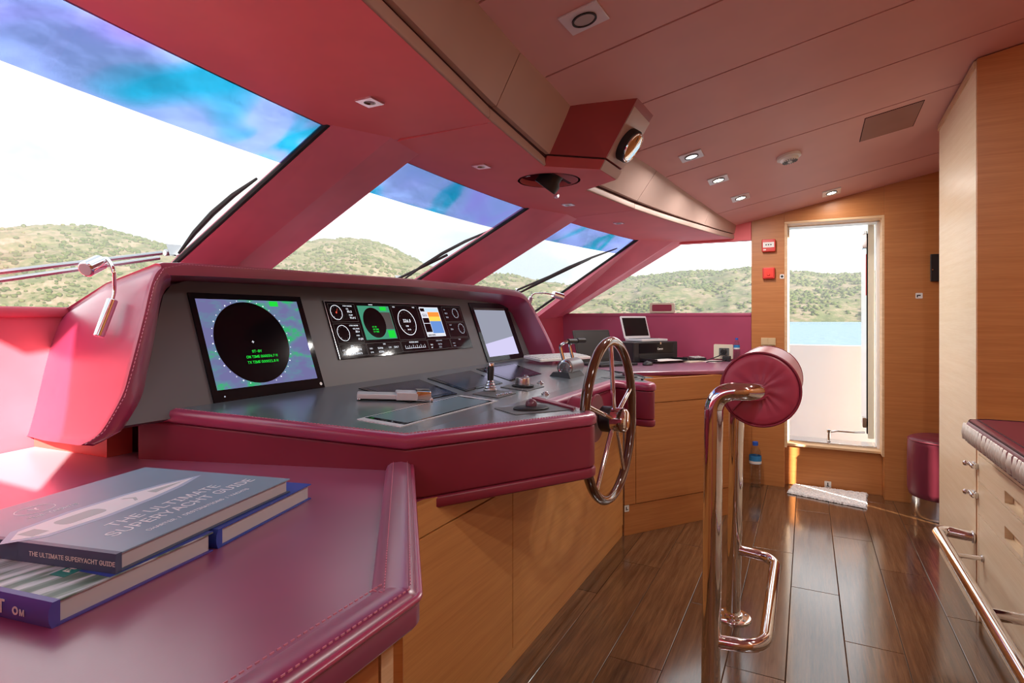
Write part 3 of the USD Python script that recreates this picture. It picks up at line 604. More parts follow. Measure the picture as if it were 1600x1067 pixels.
# hood and its cheeks: one padded shell
C0 = [PP(x, z) + pn * .001 for x, z in [(.835, .862), (.85, .873), (.905, .937), (.935, 1.0), (.962, 1.06), (.993, 1.135), (1.022, 1.205), (1.055, 1.243), (1.11, 1.262), (1.6, 1.268), (2.1, 1.268), (2.73, 1.248), (3.05, 1.235), (3.17, 1.21), (3.227, 1.174), (3.262, 1.05), (3.283, .90), (3.283, .87)]]
C2 = [(.755, 1.545, .845), (.800, 1.548, .868), (.85, 1.55, .95), (.868, 1.55, 1.01), (.885, 1.55, 1.075), (.905, 1.55, 1.155), (.925, 1.55, 1.24), (.950, 1.55, 1.283), (1.01, 1.55, 1.302), (1.6, 1.55, 1.313), (2.1, 1.55, 1.320), (2.73, 1.55, 1.318), (3.05, 1.55, 1.312), (3.17, 1.545, 1.292), (3.235, 1.53, 1.24), (3.285, 1.48, 1.12), (3.315, 1.405, .95), (3.325, 1.40, .87)]
C1 = [A(p) + A([(.030 if i < 8 else (.02 if i == 8 else (-.02 if i == 13 else (-.030 if i > 13 else 0)))), .004, (-.008 if i in (0, 1) else (-.034 if 8 <= i <= 12 else (-.024 if i in (7, 13) else 0)))]) for i, p in enumerate(C2)]
C3 = [(.885, 2.125, .790), (.890, 2.13, .80), (.905, 2.13, .86), (.92, 2.135, .92), (.94, 2.14, 1.0), (.96, 2.14, 1.07), (.985, 2.14, 1.135), (1.01, 2.14, 1.168), (1.06, 2.15, 1.185), (1.6, 2.20, 1.19), (2.1, 2.21, 1.19), (2.73, 2.18, 1.19), (3.05, 2.12, 1.188), (3.2, 2.1, 1.17), (3.28, 2.08, 1.13), (3.36, 2.05, 1.03), (3.40, 2.03, .90), (3.40, 2.03, .86)]
Cm = [A(a) * .5 + A(b) * .5 + A([-.012 if i < 8 else (.012 if i > 12 else 0), 0, .014 if 6 < i < 14 else 0]) for i, (a, b) in enumerate(zip(C2, C3))]
r1 = [A(p) * .94 + A(q) * .06 + A([-.004 if i < 8 else (.004 if i > 12 else 0), -.004, .004 if 6 < i < 14 else 0]) for i, (p, q) in enumerate(zip(C2, Cm))]
C1o = [A(p) * .72 + A(q) * .28 + A([0, -.003, 0]) for p, q in zip(C2, C1)]
CI = [A(p) + A([.03 if i < 9 else (-.03 if i > 12 else 0), 0, -.03 if 6 < i < 14 else 0]) for i, p in enumerate(C3)]
CJ = [A(p) - pn * .035 for p in C0]
def smooth_curve(c, k=4):
    c = A(c, float); n = len(c); out = []
    for i in range(n - 1):
        p0, p1, p2, p3 = c[max(i - 1, 0)], c[i], c[i + 1], c[min(i + 2, n - 1)]
        for t in np.arange(k) / k: out.append(.5 * (2 * p1 + (p2 - p0) * t + (2 * p0 - 5 * p1 + 4 * p2 - p3) * t * t + (3 * p1 - p0 - 3 * p2 + p3) * t ** 3))
    return out + [c[-1]]
part(con, 'hood', loft([smooth_curve(q) for q in (C0, C1, C1o, C2, r1, Cm, C3, CI, CJ)], closed=True, ends=True), 'leather', smooth=42)
part(con, 'hood_stitching', stitches([A(p) + A([.004 if i < 8 else 0, -.006, -.004 if i > 7 else 0]) for i, p in enumerate(C2[:13])], .010, up=(0, -1, 0)), 'stitch', smooth=False, kind='stuff')
part(con, 'cheek_base', hexa([(.912, 1.735, .758), (.89, 2.08, .758), (.98, 1.735, .758), (.98, 2.08, .758)], [(.912, 1.735, .835), (.89, 2.08, .80), (.98, 1.735, .835), (.98, 2.08, .80)]), 'leather_sunlit', smooth=False)
part(con, 'side_panel', hexa([(1.048, 1.60, .60), (1.197, .945, .60), (1.3, .93, .60), (1.2, 2.0, .6), (1.0, 1.78, .6), (1.0, 2.0, .6)], [(1.048, 1.60, .86), (1.197, .95, .82), (1.3, .94, .82), (1.2, 2.0, .86), (1.0, 1.78, .86), (1.0, 2.0, .86)]), 'leather_dark', smooth=False)
# veneer base
part(con, 'top_rail', box(1.10, 1.684, .862, .885, .5975, .68, .0015), 'veneer_console')
part(con, 'door', box(1.10, 1.684, .862, .885, .062, .5935, .0015), 'veneer_console')
part(con, 'door', box(1.688, 2.958, .862, .885, .062, .68, .0015), 'veneer_console')
part(con, 'plinth', box(1.10, 2.962, .866, .89, 0, .058, .001), 'veneer_console')
part(con, 'carcass', box(1.22, 2.95, .886, 1.45, .02, .70), 'seam', smooth=False)
# wheel pedestal behind the hub
part(con, 'wheel_mount', rod((2.04, .80, .778), (2.04, .70, .778), .075, 28), 'leather_dark')

# ================================================================== SCREENS AND INSTRUMENTS
du = A([1.0, 0, 0])
def on(t, name, poly, d0, d1, m, **k): return part(t, name, plate(PP(0, .898), du, pv, [inpanel(x, z) for x, z in poly], d0, d1), m, smooth=False, **k)
def ptext(t, name, s, x, z, h, m, bold=False, d=.006, parent=None):
    q = PP(x, z) + pn * d; return part(t, name, text(s, h, q, du, pv, .0004, bold), m, smooth=False)
def slant(x0, x1, z0, z1): return [(x0, z0), (x1, z0), (x1, z1), (x0, z1)]
def rd(x, z): return (x, z)
rad = thing('radar_display', 'large square radar screen with a big black scan circle, leftmost on the dash panel', 'radar screen', PP(1.32, .90))
on(rad, 'bezel', slant(1.103, 1.537, .897, 1.224), .001, .006, 'black_gloss')
on(rad, 'radar_page', slant(1.121, 1.513, .931, 1.2055), .006, .0066, 'radar_page')
cx, cz = 1.288, 1.068
cpoly = lambda r, n=56: [(cx + r * math.cos(2 * math.pi * i / n), cz + r * pv[2] * math.sin(2 * math.pi * i / n)) for i in range(n)]
on(rad, 'scan_circle', cpoly(.139), .0066, .0072, 'radar_dark')
dots = []
for i in range(36):
    a = 2 * math.pi * i / 36; x, z = cx + .1445 * math.cos(a), cz + .1445 * pv[2] * math.sin(a)
    if .935 < z < 1.203 and 1.122 < x < 1.511: dots.append(plate(PP(x, z), du, pv, circ(0, 0, .0018 if i % 3 else .0026, 8), .0066, .0074))
part(rad, 'bearing_marks', dots, 'glow_white', smooth=False)
part(rad, 'cursor', [plate(PP(cx - .003, cz), du, pv, rect(-.0045, .0045, -.0008, .0008), .0072, .0078), plate(PP(cx - .003, cz), du, pv, rect(-.0008, .0008, -.0045, .0045), .0072, .0078)], 'glow_white', smooth=False)
ptext(rad, 'readout', 'ST-BY', 1.272, 1.034, .0085, 'glow_green', True, .0072)
ptext(rad, 'readout', 'ON TIME 000036.7 H', 1.246, 1.017, .0085, 'glow_green', True, .0072)
ptext(rad, 'readout', 'TX TIME 000021.8 H', 1.246, 1.000, .0085, 'glow_green', True, .0072)
for s in (slant(1.39, 1.425, 1.186, 1.203),): on(rad, 'menu_field', s, .0066, .0071, 'glow_green')
part(rad, 'power_button', plate(PP(1.521, .911), du, pv, circ(0, 0, .006, 20), .006, .0078), 'steel')
part(rad, 'indicator', plate(PP(1.14, .911), du, pv, circ(0, 0, .0025, 12), .006, .0075), 'glow_grey')

ins_ = thing('instrument_display', 'wide black instrument screen with dials, green radar page and depth page, dash panel centre', 'instrument screen', PP(2.13, .99))
on(ins_, 'bezel', slant(1.648, 2.627, .989, 1.214), .001, .005, 'black_gloss')
fr = []
for a, b in (((1.648, .989), (1.648, 1.214)), ((1.648, 1.2135), (2.627, 1.2135))):
    fr.append(plate(PP(0, .898), du, pv, [inpanel(x, z) for x, z in slant(min(a[0], b[0]), max(a[0], b[0]) + .003 * (a[0] == b[0]), min(a[1], b[1]) - .0025 * (a[1] == b[1]), max(a[1], b[1]))], .005, .0056))
part(ins_, 'bezel_edge', fr, 'steel', smooth=False)
def cell(x0, x1, z0, z1):
    w = .0013; return [plate(PP(0, .898), du, pv, [inpanel(x, z) for x, z in q], .005, .0054) for q in (slant(x0, x1, z0, z0 + w), slant(x0, x1, z1 - w, z1), slant(x0, x0 + w, z0, z1), slant(x1 - w, x1, z0, z1))]
part(ins_, 'cell_lines', sum([cell(*c) for c in ((1.664, 1.812, 1.130, 1.203), (1.664, 1.812, 1.048, 1.124), (1.664, 1.812, .996, 1.043), (1.816, 2.035, .996, 1.043), (2.04, 2.235, .996, 1.043), (2.24, 2.43, .996, 1.043), (2.435, 2.615, .996, 1.043), (2.04, 2.235, 1.048, 1.203), (2.445, 2.615, 1.127, 1.203), (2.445, 2.615, 1.048, 1.122))], []), 'grey_plastic', smooth=False)
def dial(x, z, r, ticks=10, w=.0022, m='glow_white', red=True):
    t = part(ins_, 'dial', frame(ring(0, 0, r - w, r, .005, .0058, 44), PP(x, z), du, pv), m, smooth=False)
    ms = [plate(PP(x, z), du, pv, [(math.cos(a) * (r * .80) + .0009 * math.cos(a + k), math.sin(a) * (r * .80) + .0009 * math.sin(a + k)) for k in (0, 1.57, 3.14, 4.71)], .005, .0056) for a in np.linspace(-2.3, math.pi * 1.25, ticks)]
    part(t, 'dial_ticks', ms, 'glow_white', smooth=False)
    if red: part(t, 'dial_needle', [plate(PP(x, z), du, pv, circ(0, 0, r * .13, 12), .005, .0058), plate(PP(x, z), du, pv, [(-.001, 0), (.001, 0), (r * .35, r * .5), (r * .33, r * .52)], .005, .0058)], 'glow_red', smooth=False)
    return t
dial(1.700, 1.168, .0315); dial(1.707, 1.087, .0335, red=False)
big = dial(2.130, 1.126, .063, 14, .0035, red=False)
for s, x, z, h in (('336.0', 2.102, 1.126, .0145), ('COG', 2.112, 1.106, .007), ('46.6', 2.118, 1.090, .008)): ptext(ins_, 'readout', s, x, z, h, 'glow_white', True, .005)
dial(2.560, 1.170, .027, m='glow_grey', red=False); dial(2.573, 1.090, .028, m='glow_grey', red=False)
on(ins_, 'radar_page', slant(1.827, 2.027, 1.056, 1.197), .005, .0056, 'page_green')
on(ins_, 'radar_field', slant(1.965, 2.005, 1.178, 1.194), .0056, .006, 'glow_green'); on(ins_, 'radar_field', slant(1.975, 2.02, 1.06, 1.092), .0056, .006, 'glow_green')
on(ins_, 'radar_field', slant(1.958, 2.024, 1.098, 1.170), .0056, .0058, 'grey_plastic')
part(ins_, 'scan_circle', plate(PP(1.907, 1.126), du, pv, circ(0, 0, .068, 44), .0058, .0064), 'radar_dark', smooth=False)
for s, z in (('ST-BY', 1.105), ('ON TIME', 1.095), ('TX TIME', 1.085)): ptext(ins_, 'readout', s, 1.882, z, .0062, 'glow_green', True, .0064)
on(ins_, 'depth_page', slant(2.253, 2.410, 1.056, 1.198), .005, .0054, 'page_white')
for x0, x1, z0, z1, m in ((2.257, 2.306, 1.078, 1.118, 'radar_dark'), (2.257, 2.290, 1.177, 1.192, 'radar_dark'), (2.293, 2.404, 1.177, 1.193, 'page_pale'), (2.310, 2.404, 1.152, 1.174, 'page_orange'), (2.310, 2.404, 1.130, 1.152, 'page_yellow'), (2.310, 2.404, 1.072, 1.130, 'page_blue'), (2.257, 2.306, 1.121, 1.145, 'radar_dark')):
    on(ins_, 'depth_field', slant(x0, x1, z0, z1), .0054, .006, m)
ptext(ins_, 'readout', '12.1', 2.262, 1.154, .012, 'radar_dark', True, .0056); ptext(ins_, 'readout', 'MENU MODE', 2.262, 1.0605, .007, 'radar_dark', True, .0056)
for s, x, z, h in (('PORT ENGINE', 1.745, 1.192, .0055), ('OIL', 1.758, 1.180, .006), ('55.3', 1.760, 1.168, .009), ('TEMP', 1.765, 1.155, .006), ('70.0 C', 1.765, 1.143, .008), ('STBD ENGINE', 1.750, 1.113, .0055), ('VOLTAGE', 1.765, 1.100, .006), ('28.4', 1.775, 1.088, .008), ('FUEL', 1.775, 1.073, .006), ('0 L/H', 1.780, 1.058, .008),
                   ('GPS', 1.725, 1.033, .006), ('LAT', 1.675, 1.018, .006), ('36 43.733 N', 1.715, 1.017, .008), ('LON', 1.675, 1.003, .006), ('28 54.045 E', 1.715, 1.002, .008), ('SPD', 1.92, 1.033, .006), ('SOG', 1.83, 1.018, .006), ('0.0 kn', 1.88, 1.017, .008), ('STW', 1.83, 1.003, .006), ('0.0 kn', 1.88, 1.002, .008), ('COG', 1.95, 1.018, .006), ('146.7', 1.985, 1.017, .008),
                   ('RUDDER ANGLE', 2.10, 1.033, .0065), ('DEPTH', 2.245, 1.190, .001), ('RADAR', 1.90, 1.200, .0055), ('HDG', 2.055, 1.193, .0055), ('MAG', 2.20, 1.193, .0055), ('WIND SPEED', 2.31, 1.033, .006), ('TRUE', 2.255, 1.016, .006), ('0.0 kn', 2.32, 1.016, .008), ('APP', 2.255, 1.003, .006), ('12.1', 2.32, 1.002, .008), ('TRIM', 2.51, 1.033, .006), ('PORT', 2.45, 1.016, .006), ('STBD', 2.45, 1.003, .006), ('OIL', 2.46, 1.185, .006), ('55.3', 2.46, 1.165, .008), ('70.0', 2.46, 1.145, .008), ('VOLT', 2.47, 1.107, .006), ('28.4', 2.47, 1.085, .008)):
    ptext(ins_, 'readout', s, x, z, h, 'glow_white' if x < 2.3 else 'glow_grey', h > .007, .005)
part(ins_, 'rudder_scale', [plate(PP(2.065 + .0145 * k, 1.010), du, pv, rect(-.0008, .0008, 0, .010 if k % 2 else .015), .005, .0056) for k in range(11)] + [plate(PP(2.062, 1.010), du, pv, rect(0, .152, -.001, .001), .005, .0056)], 'glow_white', smooth=False)

mon = thing('chart_monitor', 'tall pale grey monitor with a dark bezel, rightmost on the dash panel', 'monitor', PP(2.95, .90))
on(mon, 'bezel', slant(2.732, 3.183, .905, 1.231), .001, .006, 'black_gloss')
on(mon, 'monitor_page', slant(2.765, 3.125, .93, 1.202), .006, .0066, 'monitor_page')
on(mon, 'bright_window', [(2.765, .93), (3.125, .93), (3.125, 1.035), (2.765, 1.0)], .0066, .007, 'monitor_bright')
on(mon, 'menu_bar', slant(2.765, 3.125, 1.19, 1.202), .0066, .007, 'grey_plastic')

# flush screens in the desk
dn = A([0, -.075, 1.0]); dn /= np.linalg.norm(dn)
def DP(x, y, d=0.): return A([x, y, zd(y) + .001 + d])
def quad_in(c, k): c = A(c, float); m = c.mean(0); return [tuple(p + (m - p) / np.linalg.norm(m - p) * k) for p in c]
def deskplate(c, h0, h1): return hexa([DP(x, y, h0) for x, y in c], [DP(x, y, h1) for x, y in c])
def desk_screen(name, c, label, scr, border=.030, fm='black_gloss', fr2=None):
    t = thing(name, label, 'screen', DP(*A(c).mean(0)))
    if fr2: part(t, 'frame', deskplate(c, -.004, .0018), fr2, smooth=False); c = quad_in(c, .026)
    part(t, 'bezel', deskplate(c, -.004, .0026), fm, smooth=False)
    part(t, 'screen', deskplate(quad_in(c, border), 0, .0032), scr, smooth=False); return t
desk_screen('chart_plotter', [(1.527, 1.161), (1.792, 1.146), (1.954, 1.435), (1.603, 1.447)], 'dark flush chart screen in the desk, behind the chrome hinge piece', 'chart_screen')
desk_screen('chart_plotter', [(1.862, 1.151), (2.169, 1.158), (2.384, 1.448), (2.011, 1.434)], 'dark flush chart screen in the desk, right of the one behind the chrome hinge piece', 'chart_screen')
desk_screen('chart_plotter', [(2.255, 1.16), (2.60, 1.17), (2.84, 1.45), (2.468, 1.465)], 'dark flush chart screen in the desk, nearest the keyboard', 'chart_screen')
desk_screen('alarm_panel', [(1.239, .971), (1.784, .970), (1.775, 1.119), (1.228, 1.114)], 'long blue-grey strip screen with a black border and pale frame, nearest the rim', 'strip_screen', .020, fr2='silver_and_glare')
def dlabel(s, x, y, h, m='glow_grey'): return text(s, h, DP(x, y, .0034), du, A([0, 1, .075]), .0004)

# chrome hinge piece lying on the desk
hg = thing('chrome_fitting', 'chrome hinged bar fitting lying on the desk before the chart screen', 'fitting', DP(1.55, 1.24))
e = A([1.62 - 1.455, 1.135 - 1.325]); e = e / np.linalg.norm(e)
def hbar(a, L, w, h0, h1): return frame(prism(rrect(0, L, -w / 2, w / 2, .004, 2), h0, h1, .003), DP(1.46 + e[0] * a, 1.325 + e[1] * a), (e[0], e[1], e[1] * .075), (-e[1], e[0], 0))
part(hg, 'long_bar', hbar(0, .14, .075, .004, .020), 'silver_and_glare'); part(hg, 'block', hbar(.125, .075, .085, .002, .028), 'silver_and_glare'); part(hg, 'end_block', hbar(.19, .05, .085, .0, .034), 'chrome')
part(hg, 'foot', [hbar(.0, .012, .08, .0, .006), hbar(.235, .012, .095, 0, .012)], 'chrome_brushed')

# joystick, knob, buttons
js = thing('joystick', 'upright black and chrome joystick with a ribbed boot beside the strip screen', 'joystick', DP(1.95, 1.085))
part(js, 'base_plate', frame(prism(rrect(-.075, .075, -.055, .055, .006, 2), 0, .003, .0008), DP(1.905, 1.05), (1, 0, 0), (0, 1, .075)), 'grey_plastic')
part(js, 'boot', lathe([(0, .003), (.026, .003), (.027, .008), (.021, .012), (.024, .017), (.018, .022), (.020, .027), (.014, .033), (.016, .037), (.010, .043), (0, .043)], 24, DP(1.94, 1.09), (.10, .02, 1)), 'chrome_brushed')
part(js, 'handle', lathe([(0, .040), (.010, .040), (.012, .05), (.013, .085), (.011, .098), (0, .10)], 24, DP(1.94, 1.09), (.10, .02, 1)), 'black_plastic')
part(js, 'handle_cap', lathe([(0, .098), (.012, .098), (.0125, .106), (.010, .110), (0, .110)], 24, DP(1.94, 1.09), (.10, .02, 1)), 'chrome')
for k in range(4): part(js, 'button', rod(DP(1.865 + .026 * k, 1.015 - .004 * k), DP(1.865 + .026 * k, 1.015 - .004 * k, .008), .0075, 16), 'chrome')
kb = thing('control_knob', 'fat brushed silver knob on a black ring right of the joystick', 'knob', DP(2.145, 1.05))
part(kb, 'knob_plate', frame(prism(rrect(-.085, .085, -.062, .062, .005, 2), 0, .0025, .0008), DP(2.145, 1.05), (1, 0, 0), (0, 1, .075)), 'grey_plastic')
part(kb, 'base_ring', lathe([(0, .002), (.046, .002), (.046, .008), (.040, .011), (0, .011)], 32, DP(2.145, 1.05)), 'black')
part(kb, 'knob', lathe([(0, .010), (.030, .010), (.031, .014), (.030, .036), (.028, .039), (0, .039)], 32, DP(2.145, 1.05)), 'chrome_brushed')
def mount_buttons(x, y, label):
    t = thing('push_button', label, 'button', DP(x, y), group=None)
    part(t, 'button_ring', lathe([(0, 0), (.016, 0), (.016, .004), (.012, .006), (0, .006)], 20, DP(x, y)), 'chrome'); part(t, 'button_cap', lathe([(0, .005), (.010, .005), (.010, .009), (.008, .011), (0, .011)], 20, DP(x, y)), 'steel')
mount_buttons(2.30, 1.04, 'small chrome push button just right of the fat silver knob')
mount_buttons(2.05, .905, 'small chrome push button near the notch edge, left of the wheel')
mount_buttons(2.42, 1.17, 'small chrome push button beside the farthest flush chart screen')
# trackballs
def trackball(x, y, label, up=.85):
    t = thing('trackball', label, 'trackball', (x, y, .851))
    part(t, 'panel', frame(prism(rrect(-.10, .115, -.075, .075, .006, 2), 0, .002, .0006), (x, y, .851), (.83, -.56, 0), (.56, .83, 0)), 'grey_plastic')
    part(t, 'surround', frame(stack(circ(0, 0, .062, 40, .046), [(0, .002), (0, .006), (.004, .009), (.018, .012)]), (x, y, .851), (.83, -.56, 0), (.56, .83, 0)), 'black')
    part(t, 'ball', trimesh.creation.icosphere(3, .019).apply_translation((x, y, .851 + .016)), 'trackball')
    return t
trackball(1.697, .80, 'dark oval trackball with purple ball on the near wing, left of the wheel')
trackball(2.80, .80, 'dark oval trackball seen through the wheel on the far wing')
ar = single('armrest_strip', deskplate([(1.735, .668), (1.765, .672), (1.925, .885), (1.90, .893)], 0, .008), 'leather_dark', 'slim raspberry leather strip inset beside the near trackball', 'leather strip')
cv = single('trim_inlay', tube([(x, y, .853) for x, y in ((2.72, .70), (2.84, .72), (2.96, .80), (3.05, .93), (3.09, 1.06), (3.10, 1.2))], .006, 8), 'black', 'black curved inlay line round the far wing beyond the wheel', 'inlay')

# throttle: horizontal drum with two levers
th = thing('engine_throttle', 'black drum engine throttle with two chrome levers, behind the wheel', 'throttle', (2.63, 1.07, .86))
o = A([2.61, 1.05, .905]); ax = A([1.0, .02, 0])
part(th, 'plinth', hexa([(2.56, 1.0, .855), (2.76, 1.0, .855), (2.76, 1.12, .855), (2.56, 1.12, .855)], [(2.58, 1.02, .885), (2.74, 1.02, .885), (2.74, 1.10, .885), (2.58, 1.10, .885)]), 'black', smooth=False)
part(th, 'drum', lathe([(0, 0), (.034, 0), (.041, .004), (.042, .012), (.042, .165), (.039, .172), (0, .172)], 36, o, ax), 'pewter')
part(th, 'end_ring', [lathe([(.026, -.004), (.032, -.005), (.036, -.002), (.036, .002), (.026, .002), (.026, -.004)], 36, o, ax), lathe([(0, -.003), (.008, -.003), (.008, .001), (0, .001)], 20, o, ax)], 'chrome')
part(th, 'end_emblem', [plate(o + A([-.0035, 0, 0]), (0, 1, 0), (0, 0, 1), [(math.cos(a) * r, math.sin(a) * r) for a, r in ((t0, .007), (t0 - .35, .023), (t0 + .35, .023))], -.001, .001) for t0 in (1.57, 3.66, 5.76)], 'steel', smooth=False)
for kx in (.01, .135):
    b = o + A([kx, .01, .035])
    lv = part(th, 'lever', tube(fillet([b, b + A([0, .02, .075]), b + A([.005, -.01, .092]), b + A([.045, -.03, .092])], .018), .008, 10), 'chrome')
    part(lv, 'lever_grip', rod(b + A([.012, -.014, .092]), b + A([.075, -.038, .092]), .0135, 16, .2), 'black_plastic')

# keyboard behind the throttle
kbd = thing('keyboard', 'silver computer keyboard lying on the desk at the hood\'s far end', 'keyboard', (3.3, 1.42, .89))
kc = [(2.95, 1.40), (3.30, 1.24), (3.42, 1.39), (3.05, 1.55)]
ku, kv = A([.92, -.39, 0.]), A([.39, .92, 0.]); ko = A([2.94, 1.33, .899])
part(kbd, 'case', frame(prism(rrect(0, .42, 0, .15, .01, 3), 0, .016, .004), ko, ku, kv + A([0, 0, .10])), 'white_plastic')
keys = [box(.012 + .0262 * i, .0355 + .0262 * i, .012 + .0255 * j, .035 + .0255 * j, .0155, .0205, .002) for i in range(15) for j in range(5)]
part(kbd, 'keys', frame(trimesh.util.concatenate(keys), ko, ku, kv + A([0, 0, .10])), 'key_white', smooth=False)

# reading lamps
def lamp(o, ax, pts, head0, head1, label, sub):
    t = thing('reading_lamp', label, 'reading lamp', o)
    part(t, 'clip_base', rod(o, A(o) + A(ax), .0135, 22), 'chrome'); part(t, 'gooseneck', tube(fillet(pts, .06, 10), .0048, 12), 'chrome')
    h = part(t, 'lamp_head', rod(head0, head1, .0215, 28), 'chrome'); d = A(head1) - A(head0); d /= np.linalg.norm(d)
    part(h, 'lamp_lens', rod(A(head1) - d * .004, A(head1) + d * .0012, .0175, 24), 'lens_grey'); return t
lamp((.866, 1.686, 1.099), (.034, -.002, .100), [(.899, 1.684, 1.195), (.905, 1.684, 1.225), (.896, 1.672, 1.285), (.892, 1.70, 1.315), (.882, 1.716, 1.304)], (.886, 1.716, 1.301), (.838, 1.695, 1.276), 'chrome gooseneck reading lamp clipped to the near cheek of the hood', 0)
lamp((3.27, 1.56, 1.23), (-.004, -.02, .05), [(3.266, 1.545, 1.27), (3.27, 1.53, 1.30), (3.32, 1.48, 1.305), (3.39, 1.44, 1.296)], (3.385, 1.443, 1.298), (3.45, 1.40, 1.282), 'small chrome gooseneck reading lamp at the far end of the hood', 0)

# ================================================================== STEERING WHEEL
W = A([2.04, .64, .7776]); sw = thing('steering_wheel', 'large varnished wooden steering wheel with five chrome spokes', 'steering wheel', W)
ang = np.linspace(0, 2 * math.pi, 72, endpoint=False)
part(sw, 'rim', tube([W + .285 * A([math.cos(a), 0, math.sin(a)]) for a in ang], .0175, 18, True), 'mahogany', smooth=True)
hub = W + A([0, -.012, 0])
for k in range(5):
    a = math.radians(90 + 72 * k); d = A([math.cos(a), 0, math.sin(a)])
    part(sw, 'spoke', tube([hub + d * .02, W + d * .276], .0085, 12), 'chrome')
part(sw, 'hub', lathe([(0, .052), (.030, .052), (.040, .046), (.044, .036), (.044, -.005), (.036, -.01), (0, -.01)], 32, hub, (0, -1, 0)), 'chrome')
part(sw, 'hub_collar', rod(hub + A([0, .0, 0]), hub + A([0, .05, 0]), .047, 32), 'black_plastic')
part(sw, 'backing_disc', rod(W + A([0, .052, 0]), W + A([0, .060, 0]), .088, 40, .02), 'leather_dark')

# ================================================================== PORT SIDE DESK (foreground) AND ITS BOOKS
pd = thing('side_desk', 'near side desk with raspberry leather top and padded rim, books on it', 'desk', (.5, 1.2, 0))
fieldp = [(-.066, .50), (.600, .50), (1.19, .955), (1.04, 1.62), (.985, 1.75), (.985, 2.095), (.75, 2.045), (.5, 1.955), (.25, 1.86), (-.066, 1.72)]
part(pd, 'leather_top', stack(fieldp, [(0, .735), (0, .760)]), 'leather_top', smooth=False)
rp = fillet([(-.066, .488, .73), (.628, .488, .73), (1.205, .935, .73)], .012, 4)
part(pd, 'padded_rim', sweep(rp, [(-.045, .029), (-.040, .042), (-.030, .050), (-.006, .054), (.008, .052), (.017, .046), (.022, .034), (.022, .008), (.017, .002), (.0, 0), (-.045, .0)]), 'leather_top', smooth=60)
part(pd, 'piping', sweep(rp, [(.021, .036), (.025, .038), (.0265, .041), (.025, .044), (.020, .046), (.016, .044)]), 'leather', smooth=60)
part(pd, 'stitching', stitches(np.vstack([A([(p[0] * 1.0 + .004, p[1] - .010, .7835) for p in rp[:2]]), A([(p[0] + .007, p[1] - .007, .7835) for p in rp[2:]])]), .0095, .0055) + stitches([(p[0] - .022 * (i > 2), p[1] + .035 - .02 * (i > 3), .7815) for i, p in enumerate(rp)], .0095, .0055), 'stitch', smooth=False, kind='stuff')
part(pd, 'body', stack([(-.06, .522), (.60, .522), (1.13, .945), (1.02, 1.60), (.95, 1.75), (.95, 2.05), (.5, 1.93), (-.06, 1.70)], [(0, 0), (0, .7345)]), 'veneer', smooth=False)
part(pd, 'front_panel', box(-.06, .594, .502, .5215, .02, .728, .001), 'veneer'); part(pd, 'corner_post', hexa([(.597, .500, 0), (.622, .500, 0), (.640, .522, 0), (.598, .522, 0)], [(.597, .500, .73), (.622, .500, .73), (.640, .522, .73), (.598, .522, .73)]), 'veneer_edge', smooth=False)
dd = A([.577, .447]); dd /= np.linalg.norm(dd)
part(pd, 'chamfer_panel', frame(box(0, .62, -.016, 0, .02, .728, .001), (.640, .518, 0), (dd[0], dd[1], 0), (-dd[1], dd[0], 0)), 'veneer')

def book(name, label, Ax, ud, L, Wd, z0, h, cover, spine, curved=True):
    u = A([*ud, 0.]); u /= np.linalg.norm(u); v = A([-u[1], u[0], 0]); o = A([*Ax, z0])
    t = thing(name, label, 'book', o)
    b = .0028
    part(t, 'back_cover', frame(box(.004, L, 0, Wd, 0, b, .0008), o, u, v), spine); part(t, 'front_cover', frame(box(.010, L, 0, Wd, h - b, h, .0008), o, u, v), cover)
    pr = [(.0, .0), (.010, .0), (.010, h), (0.001, h), (-.0035 if curved else 0, h * .75), (-.0045 if curved else 0, h * .5), (-.0035 if curved else 0, h * .25)]
    m = stack([(x, z) for x, z in pr], [(0, 0), (0, Wd)]); m.apply_transform(A([[1, 0, 0, 0], [0, 0, 1, 0], [0, 1, 0, 0], [0, 0, 0, 1.]])); m.invert()
    part(t, 'spine', frame(m, o, u, v), spine)
    part(t, 'page_block', frame(box(.009, L - .005, .005, Wd - .005, b, h - b, 0), o, u, v), 'pages', smooth=False)
    return t, o, u, v
b1, o1, u1, v1 = book('book', 'blue book with a glossy photo cover, nearest of the two lower books', (.379, .842), (.987, .16), .252, .30, .760, .0325, 'book_photo', 'blue_spine')
zt = A([0, 0, .0326])
part(b1, 'cover_band', frame(box(.075, .252, .000, .060, 0, .0004), o1 + zt, u1, v1), 'blue_cover', smooth=False)
part(b1, 'cover_strip', frame(box(.055, .252, .060, .088, 0, .0004), o1 + zt, u1, v1), 'green_print', smooth=False)
part(b1, 'cover_lettering', [text('FULLY REVISED', .012, o1 + zt + u1 * .066 + v1 * .069 + A([0, 0, .0004]), u1, v1, .0003, True), text('A PRACTICAL GUIDE', .010, o1 + zt + u1 * .085 + v1 * .038 + A([0, 0, .0004]), u1, v1, .0003, True), text('FROM BOW TO STERN', .010, o1 + zt + u1 * .085 + v1 * .018 + A([0, 0, .0004]), u1, v1, .0003, True)], 'paper', smooth=False)
part(b1, 'spine_mark', [text('M', .008, o1 - u1 * .0049 + v1 * .052 + A([0, 0, .011]), -v1, (0, 0, 1), .0004, True), frame(ring(0, 0, .003, .0055, 0, .0004, 16), o1 - u1 * .0049 + v1 * .059 + A([0, 0, .016]), -v1, (0, 0, 1)), text('T', .017, o1 - u1 * .0049 + v1 * .094 + A([0, 0, .010]), -v1, (0, 0, 1), .0004, True)], 'paper', smooth=False)
b2, o2, u2, v2 = book('book', 'blue book with white pages, the farther of the two lower books', (.638, .884), (.971, .238), .275, .27, .760, .0325, 'blue_cover', 'blue_cover')
